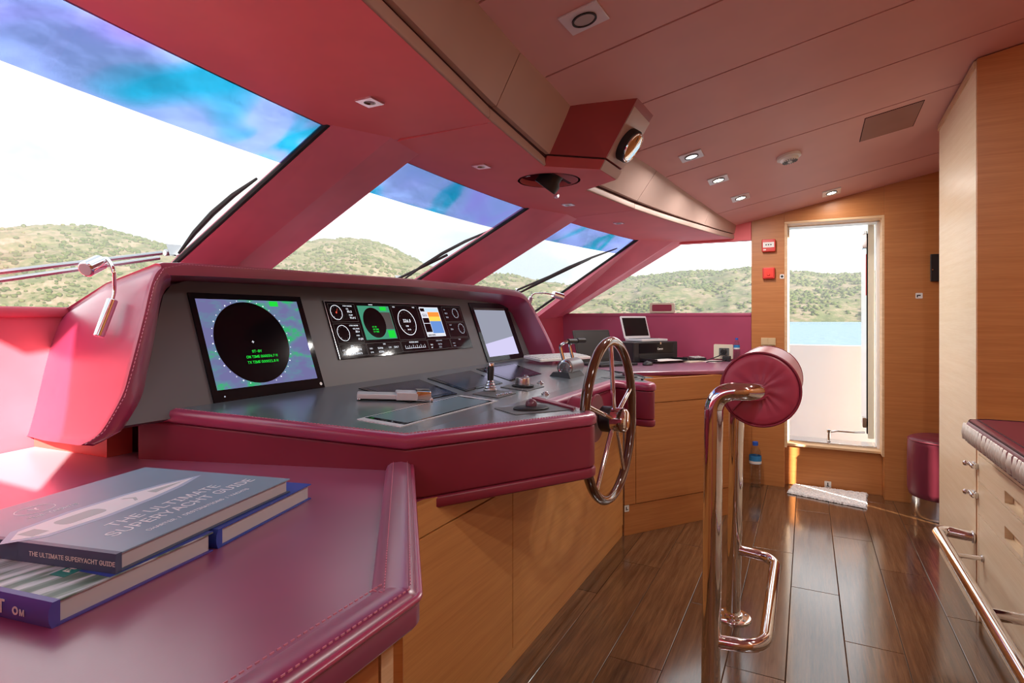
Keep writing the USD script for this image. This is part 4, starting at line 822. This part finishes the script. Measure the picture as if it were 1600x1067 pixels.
b3, o3, u3, v3 = book('book', 'large slate blue yacht guide with white lettering, on top of the two blue books', (.461, .856), (.9753, .2207), .39, .365, .7927, .0278, 'slate_cover', 'slate_spine', False)
zt = A([0, 0, .02785])
def ctext(s, h, x, y, bold=False): return text(s, h, o3 + zt + u3 * x + v3 * y, u3, v3, .0003, bold)
part(b3, 'title_lettering', [ctext('THE ULTIMATE', .0225, .082, .098), ctext('SUPERYACHT GUIDE', .0225, .050, .062), ctext('CHARTER  /  DESTINATIONS  /  YACHTS', .0085, .083, .031)], 'ship_white', smooth=False)
part(b3, 'crest', [frame(ring(.115, .305, .029, .0305, 0, .0003, 36, .022, .0235), o3 + zt, u3, v3), ctext('Y', .016, .108, .298, True), ctext('THE YACHTS', .0095, .077, .262)], 'ship_white', smooth=False)
hull = [(.0, .195), (.03, .168), (.12, .160), (.22, .168), (.29, .180), (.345, .196), (.29, .212), (.22, .224), (.12, .230), (.03, .222)]
part(b3, 'ship_halo', frame(stack(hull, [(-.010, 0), (-.010, .0002)]), o3 + zt, u3, v3), 'ship_halo', smooth=False)
sh = part(b3, 'ship_print', frame(stack(hull, [(0, .0002), (0, .0004)]), o3 + zt, u3, v3), 'ship_white', smooth=False)
for p in ([(.245, .186), (.325, .196), (.245, .206)], rrect(.07, .145, .178, .212, .012), [(.195, .180), (.205, .196), (.195, .212), (.201, .212), (.212, .196), (.201, .180)], rect(.02, .045, .18, .21)): part(sh, 'ship_deck', frame(prism(p, .0004, .0005), o3 + zt, u3, v3), 'ship_grey', smooth=False)
part(b3, 'spine_lettering', text('THE ULTIMATE SUPERYACHT GUIDE', .0064, o3 - u3 * .0004 + v3 * .158 + A([0, 0, .0105]), -v3, (0, 0, 1), .0003, True), 'paper', smooth=False)

# ================================================================== STARBOARD SIDE DESK
sd = thing('side_desk', 'far side desk of veneer with raspberry leather top, laptops and printer on it', 'desk', (3.8, 1.0, 0))
part(sd, 'leather_top', stack([(3.105, .945), (3.56, .385), (4.319, .385), (4.319, 1.72), (3.45, 1.95), (3.45, 1.60), (3.33, 1.57)], [(.003, .822), (0, .826), (0, .842), (.004, .846)]), 'leather_top', smooth=40)
part(sd, 'body', stack([(3.105, .915), (3.582, .425), (4.30, .425), (4.30, 1.7), (3.46, 1.9)], [(0, .02), (0, .8215)]), 'veneer', smooth=False)
cd = A([3.562 - 2.963, .408 - .854]); CL = np.linalg.norm(cd); cd /= CL; cn = A([-cd[1], cd[0], 0])
def cface(x0, x1, z0, z1, d0=0., d1=.018): return frame(box(x0, x1, d0, d1, z0, z1, .0012), (2.963, .854, 0), (cd[0], cd[1], 0), cn)
part(sd, 'drawer', cface(.075, CL - .002, .690, .820), 'veneer'); part(sd, 'door', cface(.075, CL - .002, .162, .686), 'veneer')
part(sd, 'filler', cface(.0, .072, .162, .66), 'veneer'); part(sd, 'plinth', cface(0, CL, 0, .158, .004, .02), 'veneer')
part(sd, 'end_panel', box(3.565, 4.305, .408, .424, 0, .8205, .0012), 'veneer')
def sticker(o, u, v, w, h, label, glyph):
    t = thing('sign_sticker', label, 'sign', o); part(t, 'sticker', plate(o, u, v, rrect(-w / 2, w / 2, -h / 2, h / 2, .003, 2), 0, .0015), 'white_plastic', smooth=False)
    part(t, 'pictogram', [plate(o, u, v, g, .0015, .002) for g in glyph], 'black', smooth=False); return t
sticker(A([2.963, .854, .145]) + A([cd[0], cd[1], 0]) * .012 - cn * .001, (cd[0], cd[1], 0), (0, 0, 1), .030, .034, 'small white sign low on the corner where console meets the far desk', [rect(-.006, -.001, -.009, .009), rect(.001, .008, -.008, -.003)])

# laptop, printer, netbook and clutter on the far desk
def laptop(o, u, L, D, tilt, label, h=.015, lid='black_plastic', scr='laptop_screen'):
    t = thing('laptop', label, 'laptop', o); u = A([*u, 0.]); u /= np.linalg.norm(u); v = A([-u[1], u[0], 0]); o = A(o)
    part(t, 'base', frame(prism(rrect(0, L, 0, D, .008, 2), 0, h, .003), o, u, v), lid)
    part(t, 'key_bed', frame(trimesh.util.concatenate([box(.02 + i * (L - .04) / 13, .02 + (i + .86) * (L - .04) / 13, D * .42 + j * D * .1, D * .42 + (j + .82) * D * .1, h - .001, h + .002) for i in range(13) for j in range(5)]), o, u, v), 'grey_plastic', smooth=False)
    w = v * math.sin(tilt) + A([0, 0, 1]) * math.cos(tilt); hb = o + v * D + A([0, 0, h])
    part(t, 'lid', frame(prism(rrect(0, L, 0, D * .98, .008, 2), -.008, 0, .002), hb, u, w), lid)
    part(t, 'screen', frame(prism(rect(.013, L - .013, .018, D * .98 - .014), 0, .0012), hb, u, w), scr, smooth=False); return t
laptop((3.365, 1.118, .846), (.85, -.527), .305, .22, .30, 'open grey-screened laptop standing left of the printer')
lp2 = laptop((3.90, 1.005, .985), (.85, -.527), .25, .17, .30, 'small netbook with silver edges open on top of the printer', .016, 'silver_and_glare', 'black_gloss')
pr = thing('printer', 'black inkjet printer with an open paper tray under the netbook', 'printer', (3.98, 1.0, .846))
pu = A([.85, -.527, 0.]); pvv = A([.527, .85, 0.]); po = A([3.80, 1.035, .846])
part(pr, 'body', frame(prism(rrect(0, .42, 0, .225, .012, 3), .004, .136, .006), po, pu, pvv), 'black_plastic')
part(pr, 'front_panel', frame(box(.05, .37, -.004, .004, .060, .128, .003), po, pu, pvv), 'black_gloss')
part(pr, 'output_slot', frame(box(.05, .37, -.002, .03, .018, .052, .002), po, pu, pvv), 'black', smooth=False)
part(pr, 'paper_tray', frame(trimesh.util.concatenate([box(.06, .36, -.15, .0, .010, .016, .002), box(.06, .07, -.15, 0, .012, .03, .002), box(.35, .36, -.15, 0, .012, .03, .002)]), po, pu, pvv), 'black_plastic')
part(pr, 'lettering', text('Canon', .013, po + pu * .215 - pvv * .0045 + A([0, 0, .082]), pu, (0, 0, 1), .0004, True), 'white_plastic', smooth=False)
part(pr, 'side_stripe', frame(box(.4195, .4215, .02, .045, .02, .125), po, pu, pvv), 'cream', smooth=False)
part(pr, 'badge', frame(box(.24, .252, -.0055, -.002, .118, .136, .001), po, pu, pvv), 'steel')
single('paper_sheet', frame(box(.075, .285, -.165, -.03, .0175, .0205), po, pu, pvv), 'paper', 'stack of white paper lying in the printer tray', 'paper')
ms = thing('computer_mouse', 'black mouse lying in front of the printer', 'mouse', (3.62, .92, .846))
part(ms, 'shell', trimesh.creation.icosphere(3, 1.0).apply_scale((.05, .032, .02)).apply_translation((3.66, .905, .852)), 'black_plastic', smooth=True); part(ms, 'wheel', rod((3.64, .899, .868), (3.64, .909, .868), .007), 'grey_plastic')
cl = thing('calculator', 'small grey calculator lying on papers right of the printer', 'calculator', (4.19, .70, .846))
part(cl, 'case', frame(prism(rrect(0, .15, 0, .08, .008, 2), .006, .020, .003), (4.11, .72, .846), (.8, -.6, .0), (.6, .8, .10)), 'black_plastic'); part(cl, 'keys', frame(trimesh.util.concatenate([box(.05 + .019 * i, .064 + .019 * i, .010 + .0165 * j, .022 + .0165 * j, .019, .024) for i in range(5) for j in range(4)]), (4.11, .72, .846), (.8, -.6, 0), (.6, .8, .10)), 'key_white', smooth=False)
single('paper_sheet', frame(box(0, .21, 0, .10, 0, .0015), (4.08, .56, .8462), (.97, -.24, 0), (.24, .97, 0)), 'paper', 'loose white sheet on the far desk below the socket', 'paper')
single('notepad', frame(box(0, .16, 0, .10, 0, .006, .001), (3.98, .70, .8462), (.9, -.43, 0), (.43, .9, 0)), 'cream', 'cream notepad between printer tray and calculator', 'notepad')
sk = thing('wall_socket', 'beige double socket plate on the leather wall above the far desk', 'socket', (4.318, .53, .905))
part(sk, 'plate', frame(prism(rrect(-.065, .065, -.052, .052, .008, 3), 0, .008, .002), (4.3185, .530, .908), (0, -1, 0), (0, 0, 1)), 'cream'); part(sk, 'insert', frame(prism(rrect(-.028, .040, -.026, .026, .004, 2), .008, .010), (4.3185, .530, .908), (0, -1, 0), (0, 0, 1)), 'grey_plastic')
pg = thing('power_plug', 'black plug and cable in the wall socket', 'plug', (4.29, .53, .90)); part(pg, 'plug_body', rod((4.307, .525, .912), (4.265, .525, .908), .020, 18), 'black'); part(pg, 'cable', tube(fillet([(4.266, .525, .906), (4.23, .54, .885), (4.20, .62, .853), (4.12, .70, .851), (4.05, .78, .851)], .05), .0035, 8), 'black')
pg = thing('power_plug', 'black adapter lying on the desk under the socket', 'plug', (4.25, .50, .846)); part(pg, 'plug_body', box(4.215, 4.285, .475, .525, .847, .882, .006), 'black'); part(pg, 'cable', tube(fillet([(4.216, .50, .86), (4.17, .51, .851), (4.10, .60, .851), (4.02, .60, .851)], .04), .003, 8), 'black')
# bottles
def bottle(o, s, label):
    t = thing('water_bottle', label, 'bottle', o); o = A(o)
    L = lambda p: lathe([(r * s, z * s) for r, z in p], 28, o)
    body = [(0, 0), (.026, 0), (.030, .006), (.031, .02)]
    for k in range(5): body += [(.031, .03 + .018 * k), (.029, .036 + .018 * k), (.031, .042 + .018 * k)]
    body += [(.031, .13), (.0305, .17), (.027, .195), (.016, .215), (.0125, .222), (.0125, .232), (0, .232)]
    part(t, 'body', L(body), 'bottle_clear', smooth=60); part(t, 'label', L([(.0312, .128), (.0318, .129), (.0318, .171), (.0312, .172)]), 'label_blue', smooth=60)
    part(t, 'label_band', L([(.0319, .130), (.0321, .131), (.0321, .143), (.0319, .144)]), 'white_plastic', smooth=60)
    part(t, 'cap', L([(0, .226), (.015, .226), (.015, .243), (.0135, .246), (0, .246)]), 'cap_blue'); return t
bottle((4.235, .315, 0), 1.25, 'large clear water bottle with blue label standing on the floor beside the wall')
bottle((4.255, .435, .846), .66, 'small clear water bottle with blue cap on the far desk by the socket')
fs = thing('dash_speaker', 'small raspberry panel with beige rim standing on the side window sill', 'speaker', (4.345, .96, 1.184))
part(fs, 'frame', frame(prism(rrect(-.092, .092, 0, .075, .014, 4), 0, .03, .004), (4.345, .962, 1.1835), (0, -1, 0), (0, 0, 1)), 'beige'); part(fs, 'face', frame(prism(rrect(-.072, .072, .014, .062, .008, 3), .03, .033, .001), (4.345, .962, 1.1835), (0, -1, 0), (0, 0, 1)), 'leather_dark')

# ================================================================== HELM LEANING BAR
lb = thing('leaning_bar', 'chrome helm leaning bar on two posts with a round leather bolster', 'leaning bar', (2.05, .25, 0))
cx_, cy_, cz_ = 0, .122, .942
part(lb, 'post', tube(fillet([(1.725, .247, 0), (1.73, .238, .942), (1.73, .122, .942), (1.83, .122, .942)], .062, 10), .026, 28), 'chrome', smooth=True)
part(lb, 'post', tube(fillet([(2.352, .254, 0), (2.345, .236, .942), (2.345, .122, .942), (2.17, .122, .942)], .062, 10), .026, 28), 'chrome', smooth=True)
part(lb, 'foot_rail', tube(fillet([(1.728, .246, .225), (1.735, .105, .235), (2.345, .105, .255), (2.35, .252, .265)], .06, 10), .0185, 22), 'chrome', smooth=True)
for x, y in ((1.725, .247), (2.352, .254)):
    f = part(lb, 'flange', lathe([(0, 0), (.066, 0), (.066, .005), (.062, .008), (.036, .009), (.034, .018), (.028, .020), (0, .020)], 36, (x, y, 0)), 'chrome')
    part(f, 'flange_bolts', [lathe([(0, .007), (.007, .007), (.007, .010), (.004, .012), (0, .012)], 14, (x + .049 * math.cos(a), y + .049 * math.sin(a), 0)) for a in np.arange(6) * math.pi / 3], 'steel')
R = .108; prof = [(.024, .010), (.05, .004), (.08, .002), (.096, .003), (.104, .008), (R, .018), (R, .372), (.104, .382), (.096, .387), (.08, .388), (.05, .386), (.024, .380)]
n = 72; cu = lathe(prof, n, (1.80, .122, .942), (1, 0, 0)); v = cu.vertices.copy(); rel = v - A([1.80, .122, .942]); rr = np.hypot(rel[:, 1], rel[:, 2]); th_ = np.arctan2(rel[:, 2], rel[:, 1])
face = (rel[:, 0] < .012) | (rel[:, 0] > .378); v[:, 0] += np.where(face & (rr < .1), .0013 * np.sin(th_ * 13 + 2 * np.sin(th_ * 3)) * np.clip((.1 - rr) / .07, 0, 1), 0); cu.vertices = v
bo = part(lb, 'bolster', cu, 'leather_bolster', smooth=50)
for x in (1.806, 2.184): part(bo, 'piping', tube([(x, .122 + .1065 * math.cos(a), .942 + .1065 * math.sin(a)) for a in ang], .0032, 8, True), 'leather_dark', smooth=True)
part(bo, 'seam', tube([(1.8005, .150, .925), (1.7995, .178, .897), (1.802, .196, .875)], .0022, 8), 'leather_dark')

# ================================================================== TALL CABINET AND BENCH ON THE RIGHT
tc = thing('tall_cabinet', 'tall veneer cabinet column painted as brightly lit, reaching the ceiling behind the bench', 'cabinet', (3.12, -.8, 0))
def topz(x, y): return zc(x, y) - .003
def colm(x0, x1, y0, y1, z0, inset_=0.): return hexa([(x, y, z0) for x in (x0, x1) for y in (y0, y1)], [(x, y, topz(x, y) - inset_) for x in (x0, x1) for y in (y0, y1)])
part(tc, 'front_panel', colm(2.786, 3.479, -.577, -.597, .0, .002), 'veneer_lit', smooth=False)
part(tc, 'side_panel', colm(2.770, 2.784, -.578, -1.30, .0, .002), 'veneer', smooth=False)
part(tc, 'carcass', colm(2.785, 3.478, -.598, -1.30, .0, .004), 'veneer', smooth=False)
part(tc, 'top_trim', hexa([(2.79, -.571, topz(2.79, -.577) - .030), (3.482, -.571, topz(3.482, -.577) - .030), (2.79, -.59, topz(2.79, -.577) - .03), (3.482, -.59, topz(3.48, -.577) - .03)], [(2.79, -.571, topz(2.79, -.571) - .001), (3.482, -.571, topz(3.482, -.571) - .001), (2.79, -.59, topz(2.79, -.571) - .001), (3.482, -.59, topz(3.482, -.571) - .001)]), 'veneer_edge', smooth=False)
bn = thing('bench', 'built-in bench of veneer drawers painted as lit, with a dark red leather seat cushion', 'bench', (2.0, -.85, 0))
part(bn, 'carcass', box(.9, 2.766, -.600, -1.28, .02, .700), 'veneer_lit', smooth=False)
part(bn, 'side_stile', box(2.745, 2.767, -.577, -.60, .0, .700, .001), 'veneer_lit')
def drawer(x0, x1, z0, z1, hole=None):
    q = [(x0, z0), (x1, z0), (x1, z1), (x0, z1)]
    m = polyhole(q, [[(hole[0], hole[2]), (hole[1], hole[2]), (hole[1], hole[3]), (hole[0], hole[3])]] if hole else [], 0, .0225); return frame(m, (0, -.577, 0), (1, 0, 0), (0, 0, 1))
for z0, z1, hz in ((.634, .700, None), (.531, .631, .54), (.408, .528, .424), (.06, .405, None)):
    for x0, x1 in ((1.85, 2.743), (.92, 1.846)):
        hx = (2.245, 2.425) if x0 > 1.5 else (1.3, 1.48)
        p = part(bn, 'drawer', drawer(x0, x1, z0, z1, (hx[0], hx[1], hz, hz + .042) if hz else None), 'veneer_lit', smooth=False)
        if hz: part(p, 'finger_pull', [box(hx[0] - .004, hx[1] + .004, -.630, -.601, hz - .01, hz + .05), ], 'veneer', smooth=False)
part(bn, 'plinth', box(.92, 2.743, -.585, -.60, 0, .057), 'veneer_lit', smooth=False)
cp = rrect(.85, 2.600, -1.25, -.500, .05, 5)
cm = stack(cp, [(.012, .702), (.004, .708), (0, .722), (0, .765), (.004, .778), (.012, .786), (.03, .790)])
cush = part(bn, 'seat_cushion', cm, 'leather_bench', smooth=50)
P_ = [(x, -.507, .784) for x in np.linspace(.9, 2.55, 60)]
part(cush, 'seat_piping', [tube([(p[0], -.509, .7835) for p in P_] + [(2.58, -.518, .7835), (2.591, -.54, .7835), (2.591, -.70, .7835)], .0028, 8), tube([(p[0], -.532, .7905) for p in P_] + [(2.555, -.54, .7905), (2.568, -.56, .7905), (2.568, -.70, .7905)], .002, 8)], 'seam')
gx = np.linspace(.9, 2.585, 300)
part(cush, 'gathered_border', loft([[(x, -.4995 + .0035 * math.sin(x * 190 + 3 * math.sin(x * 23)), .715) for x in gx], [(x, -.4965 + .005 * math.sin(x * 190 + .6 + 3 * math.sin(x * 23)), .742) for x in gx], [(x, -.500 + .003 * math.sin(x * 190 + 1.2 + 3 * math.sin(x * 23)), .772) for x in gx], [(x, -.52, .772) for x in gx], [(x, -.52, .715) for x in gx]], closed=True, ends=True), 'leather_border_glare', smooth=True)
for z in (.584, .473):
    t = thing('cabinet_latch', f'chrome barrel latch on the cabinet edge, the {"upper" if z > .5 else "lower"} of the two', 'latch', (2.775, -.57, z))
    part(t, 'latch_plate', [box(2.750, 2.764, -.5765, -.568, z - .012, z + .012, .003), box(2.774, 2.800, -.5765, -.568, z - .012, z + .012, .003)], 'chrome_brushed')
    part(t, 'latch_barrel', rod((2.742, -.562, z), (2.806, -.562, z), .0095, 18, .2), 'chrome')
    part(t, 'latch_knob', trimesh.creation.icosphere(2, .011).apply_translation((2.80, -.549, z)), 'chrome', smooth=True)
fr_ = thing('foot_rail', 'long chrome foot rail on brackets along the bench front', 'foot rail', (2.0, -.46, .29))
part(fr_, 'rail', tube(fillet([(1.0, -.460, .298), (2.845, -.460, .298), (2.80, -.5765, .300)], .035, 8), .0205, 22), 'chrome', smooth=True)
part(fr_, 'bracket', tube([(2.10, -.462, .298), (2.10, -.577, .300)], .0165, 20), 'chrome'); part(fr_, 'bracket', tube([(1.30, -.462, .298), (1.30, -.577, .300)], .0165, 20), 'chrome')
part(fr_, 'stay', tube(fillet([(2.66, -.462, .285), (2.672, -.475, .262), (2.68, -.577, .262)], .02), .0085, 14), 'chrome')
part(fr_, 'rail_collar', [rod((2.80, -.566, .300), (2.80, -.577, .300), .024, 22), rod((2.10, -.566, .300), (2.10, -.577, .300), .022, 22), rod((2.68, -.570, .262), (2.68, -.577, .262), .013, 18)], 'chrome_brushed')

# ================================================================== FAR WALL FITTINGS
def wallthing(name, label, cat, y, z, x=4.3115): return thing(name, label, cat, (x, y, z))
U, Vv = (0, -1, 0), (0, 0, 1)
t = wallthing('fire_call_point', 'red fire call point with pale glass, upper of two left of the door', 'fire call point', .235, 1.64)
part(t, 'housing', plate((4.3118, .235, 1.64), U, Vv, rrect(-.042, .042, -.042, .042, .006, 3), 0, .035, .004), 'red_plastic'); part(t, 'window', plate((4.3118, .235, 1.644), U, Vv, rrect(-.035, .035, -.018, .018, .002, 2), -.0, .036), 'white_plastic')
part(t, 'arrow_mark', [plate((4.3118, .235, 1.644), U, Vv, circ(x, 0, .0045, 12), .036, .0368) for x in (-.015, 0, .015)], 'black', smooth=False)
part(t, 'sticker', plate((4.3118, .235, 1.611), U, Vv, rect(-.033, -.015, -.004, .004), .035, .0358), 'paper', smooth=False)
t = wallthing('fire_call_point', 'bright red alarm button box, lower of the two on the wall left of the door', 'fire call point', .235, 1.452)
part(t, 'housing', plate((4.3118, .235, 1.452), U, Vv, rrect(-.038, .038, -.038, .038, .006, 3), 0, .030, .004), 'red_plastic'); part(t, 'cover', plate((4.3118, .235, 1.452), U, Vv, rrect(-.028, .030, -.030, .032, .004, 2), .030, .033, .001), 'red_bright'); part(t, 'button', rod((4.280, .236, 1.445), (4.272, .236, 1.445), .010, 18), 'red_bright')
sticker(A([4.3115, .153, 1.428]), U, Vv, .026, .030, 'small beige sign by the door\'s left edge beside the lower fire call point', [circ(0, 0, .008, 16)])
t = wallthing('light_switch', 'gold-beige double light switch on the wall left of the door', 'light switch', .238, .985)
part(t, 'plate', plate((4.3118, .238, .985), U, Vv, rrect(-.046, .046, -.026, .026, .003, 2), 0, .007, .0015), 'switch_gold')
for k in (-1, 1): part(t, 'rocker', plate((4.3118, .238, .985), U, Vv, rrect(-.019 + .022 * k, .019 + .022 * k, -.021, .021, .002, 2), .007, .010, .001), 'switch_gold')
sticker(A([4.2995, -.612, 1.284]), U, Vv, .036, .034, 'small white sign on the wall right of the door', [rect(-.012, .008, -.002, .006), rect(-.012, -.006, -.010, -.002)])
sticker(A([4.3995, -.122, .032]), U, Vv, .040, .042, 'small white sign at floor height under the door sill', [rect(-.003, .003, -.012, .012), rect(-.008, .008, -.013, -.009)])
t = thing('wall_panel_display', 'black flat control panel on the wall half hidden by the tall cabinet', 'control panel', (4.30, -.72, 1.45))
part(t, 'housing', plate((4.2995, -.722, 1.452), U, Vv, rrect(-.055, .055, -.083, .083, .004, 2), 0, .02, .003), 'black_plastic'); part(t, 'screw', plate((4.2995, -.722, 1.44), U, Vv, circ(-.045, 0, .004, 10), .02, .0215), 'steel', smooth=False)

dm = thing('door_mat', 'fluffy pale grey mat on the floor below the door', 'mat', (4.2, -.11, 0))
mp = [(4.385, .085), (4.375, -.345), (4.04, -.318), (4.17, .118)]
gu = np.linspace(0, 1, 90); MM = []
def mq(a, b): p = A(mp); return (p[0] * (1 - a) + p[1] * a) * (1 - b) + (p[3] * (1 - a) + p[2] * a) * b
g2 = np.linspace(0, 1, 54); G = A([[(*(mq(a, b) + RNG.normal(0, .0022, 2)), .012 + .005 * RNG.random()) for b in g2] for a in gu])
G[:, 0, 2] = G[:, -1, 2] = .002; G[0, :, 2] = G[-1, :, 2] = .002
part(dm, 'pile', loft(G), 'mat_fibre', smooth=False); part(dm, 'backing', prism(mp, .0005, .004), 'grey_plastic')
ot = thing('ottoman', 'round burgundy leather stool with a chrome base beside the tall cabinet', 'stool', (4.098, -.693, 0))
oc = (4.098, -.693, 0)
part(ot, 'seat', lathe([(0, .452), (.10, .458), (.14, .456), (.158, .448), (.165, .435), (.167, .41), (.169, .28), (.168, .15), (.160, .118), (.15, .112), (0, .112)][::-1], 48, oc), 'leather_bench', smooth=60)
part(ot, 'chrome_base', lathe([(0, 0), (.150, 0), (.153, .004), (.153, .113), (0, .114)], 48, oc), 'steel', smooth=40); part(ot, 'seat_piping', tube([(oc[0] + .165 * math.cos(a), oc[1] + .165 * math.sin(a), .438) for a in ang], .003, 8, True), 'leather_dark', smooth=True)

# ================================================================== CEILING FITTINGS
def cframe(x, y):
    u = A([1, 0, -.062 * (x - 2.13)]); v = A([0, 1, -.21]); n = np.cross(v, u); u /= np.linalg.norm(u); n /= np.linalg.norm(n)
    return A([x, y, zc(x, y)]), u, np.cross(n, u), n
def downlight(x, y, label, glow='lens_grey', s=.052):
    o, u, v, n = cframe(x, y); t = thing('ceiling_light', label, 'ceiling light', o)
    part(t, 'frame', frame(prism(rect(-s, s, -s, s), -.001, .006, .002), o, u, v), 'silver_and_glare')
    part(t, 'ring', frame(ring(0, 0, .027, .032, .006, .009, 36), o, u, v), 'black'); part(t, 'lens', frame(prism(circ(0, 0, .027, 32), .004, .0075, .001), o, u, v), glow)
downlight(1.384, .505, 'square chrome downlight nearest the camera in the ceiling', 'lens_grey')
downlight(2.817, .490, 'square chrome downlight first beyond the pod', 'lamp_dim')
downlight(3.299, .432, 'brightly lit square downlight second beyond the pod', 'lamp_glow')
downlight(3.738, .361, 'square downlight third beyond the pod, near the fascia', 'lamp_glow')
downlight(4.137, -.134, 'square downlight over the door wall', 'lamp_glow')
downlight(1.05, -.40, 'added square downlight, out of view, brightening the aisle aft of the nearest ceiling light', 'lamp_glow')  # this and the next two are added out of view as fill
downlight(1.75, -.45, 'added square downlight, out of view, brightening the room above the bench cushion', 'lamp_glow')
downlight(.45, -.9, 'added square downlight, out of view, brightening the room by the port door', 'lamp_glow')
for (x, y), lab in (((1.138, .99), 'small square soffit spotlight nearest the camera'), ((1.808, 1.052), 'small square soffit spotlight beside the first pillar'), ((2.613, 1.033), 'small square soffit spotlight just past the spotlight well'), ((3.259, .974), 'small square soffit spotlight farthest from the camera')):
    t = thing('soffit_light', lab, 'spotlight', (x, y, 1.70)); s = .026
    part(t, 'frame', frame(polyhole(rect(-s, s, -s, s), [circ(0, 0, .015, 24)], -.001, .005), (x, y, 1.70), (1, 0, 0), (0, -1, 0)), 'chrome_brushed'); part(t, 'lens', frame(prism(circ(0, 0, .0152, 24), -.001, .002), (x, y, 1.70), (1, 0, 0), (0, -1, 0)), 'black_gloss')
o, u, v, n = cframe(3.263, .086); t = thing('smoke_detector', 'round white smoke detector on the ceiling', 'smoke detector', o)
part(t, 'base', lathe([(0, 0), (.056, 0), (.058, .004), (.058, .014), (.052, .018), (0, .018)], 36, o, n), 'white_plastic'); part(t, 'dome', lathe([(0, .016), (.044, .016), (.042, .026), (.032, .034), (0, .036)], 36, o, n), 'white_plastic')
part(t, 'vents', [frame(box(-.0012, .0012, .012, .036, .028, .0365), o, u * math.cos(a) + v * math.sin(a), -u * math.sin(a) + v * math.cos(a)) for a in np.linspace(0, 2 * math.pi, 18, endpoint=False)], 'grey_plastic', smooth=False)
o, u, v, n = cframe(3.225, -.345); t = thing('ceiling_hatch', 'flat brown rectangular access hatch in the ceiling near the tall cabinet', 'hatch', o)
part(t, 'panel', frame(prism(rect(-.155, .155, -.112, .112), -.001, .004, .001), o, u, v), 'leather_hatch'); part(t, 'panel_edge', frame(polyhole(rect(-.158, .158, -.115, .115), [rect(-.155, .155, -.112, .112)], -.001, .003), o, u, v), 'seam', smooth=False)
def lamp_light(x, y, power, r=.03):
    o, u, v, n = cframe(x, y); p = _name('/World', 'lamp_light'); L = UsdLux.DiskLight.Define(stage, p); L.CreateRadiusAttr(r); L.CreateIntensityAttr(power); L.CreateColorAttr(Gf.Vec3f(1.0, .95, .90))
    z = -n; x_ = u; y_ = np.cross(z, x_); q = o + n * .012
    L.AddTransformOp().Set(Gf.Matrix4d(*map(float, (*x_, 0, *y_, 0, *z, 0, *q, 1))))
for x, y in ((2.817, .490), (3.299, .432), (3.738, .361), (4.137, -.134), (1.05, -.40), (1.75, -.45), (.45, -.9)): lamp_light(x, y, 300.0 if x < 4 else 70.0)  # the last three positions are added fill lamps, out of view
# spotlight in the soffit well
sp = thing('searchlight_handle', 'black overhead spotlight hanging tilted in the round soffit well', 'spotlight', (2.13, .93, 1.78))
a0, a1 = A([2.115, .850, 1.775]), A([2.105, .932, 1.668])
part(sp, 'body', lathe([(0, 0), (.030, 0), (.036, .01), (.038, .09), (.049, .105), (.050, .134), (.046, .136), (.044, .120), (0, .118)], 30, a0, a1 - a0), 'black')
part(sp, 'yoke', [tube(fillet([(2.06, .88, 1.828), (2.07, .90, 1.74), (2.085, .91, 1.72)], .02), .0028, 8), tube(fillet([(2.20, .94, 1.828), (2.19, .93, 1.74), (2.16, .92, 1.70)], .02), .0028, 8)], 'steel')
part(sp, 'rim_bolt', [box(2.095, 2.112, .874, .890, 1.622, 1.638, .002), rod((2.045, .99, 1.712), (2.07, .985, 1.718), .008, 14)], 'steel')
# round instrument on the aft face of the pod
c0 = (A(pmix(.0)[1]) + A(pmix(0.)[2])) / 2; c1 = (A(pmix(1.)[1]) + A(pmix(1.)[2])) / 2
pc = c0 * .47 + c1 * .53; un = A(pmix(0.)[2]) - A(pmix(0.)[1]); un /= np.linalg.norm(un); vn = c1 - c0; nn = np.cross(un, vn); nn /= np.linalg.norm(nn); nn = nn if nn[1] < 0 else -nn
rl = thing('round_repeater', 'round black-rimmed glass repeater on the pod above the wheel', 'repeater', pc)
part(rl, 'rim', lathe([(0, 0), (.063, 0), (.063, .030), (.059, .034), (.055, .034), (0, .034)], 40, pc, nn), 'black'); part(rl, 'glass', lathe([(0, .0345), (.054, .0345), (.051, .038), (.03, .041), (0, .042)], 40, pc, nn), 'mirror_lens'); part(rl, 'rim_ring', lathe([(.053, .033), (.058, .033), (.057, .038), (.054, .039), (.053, .033)], 40, pc, nn), 'chrome')
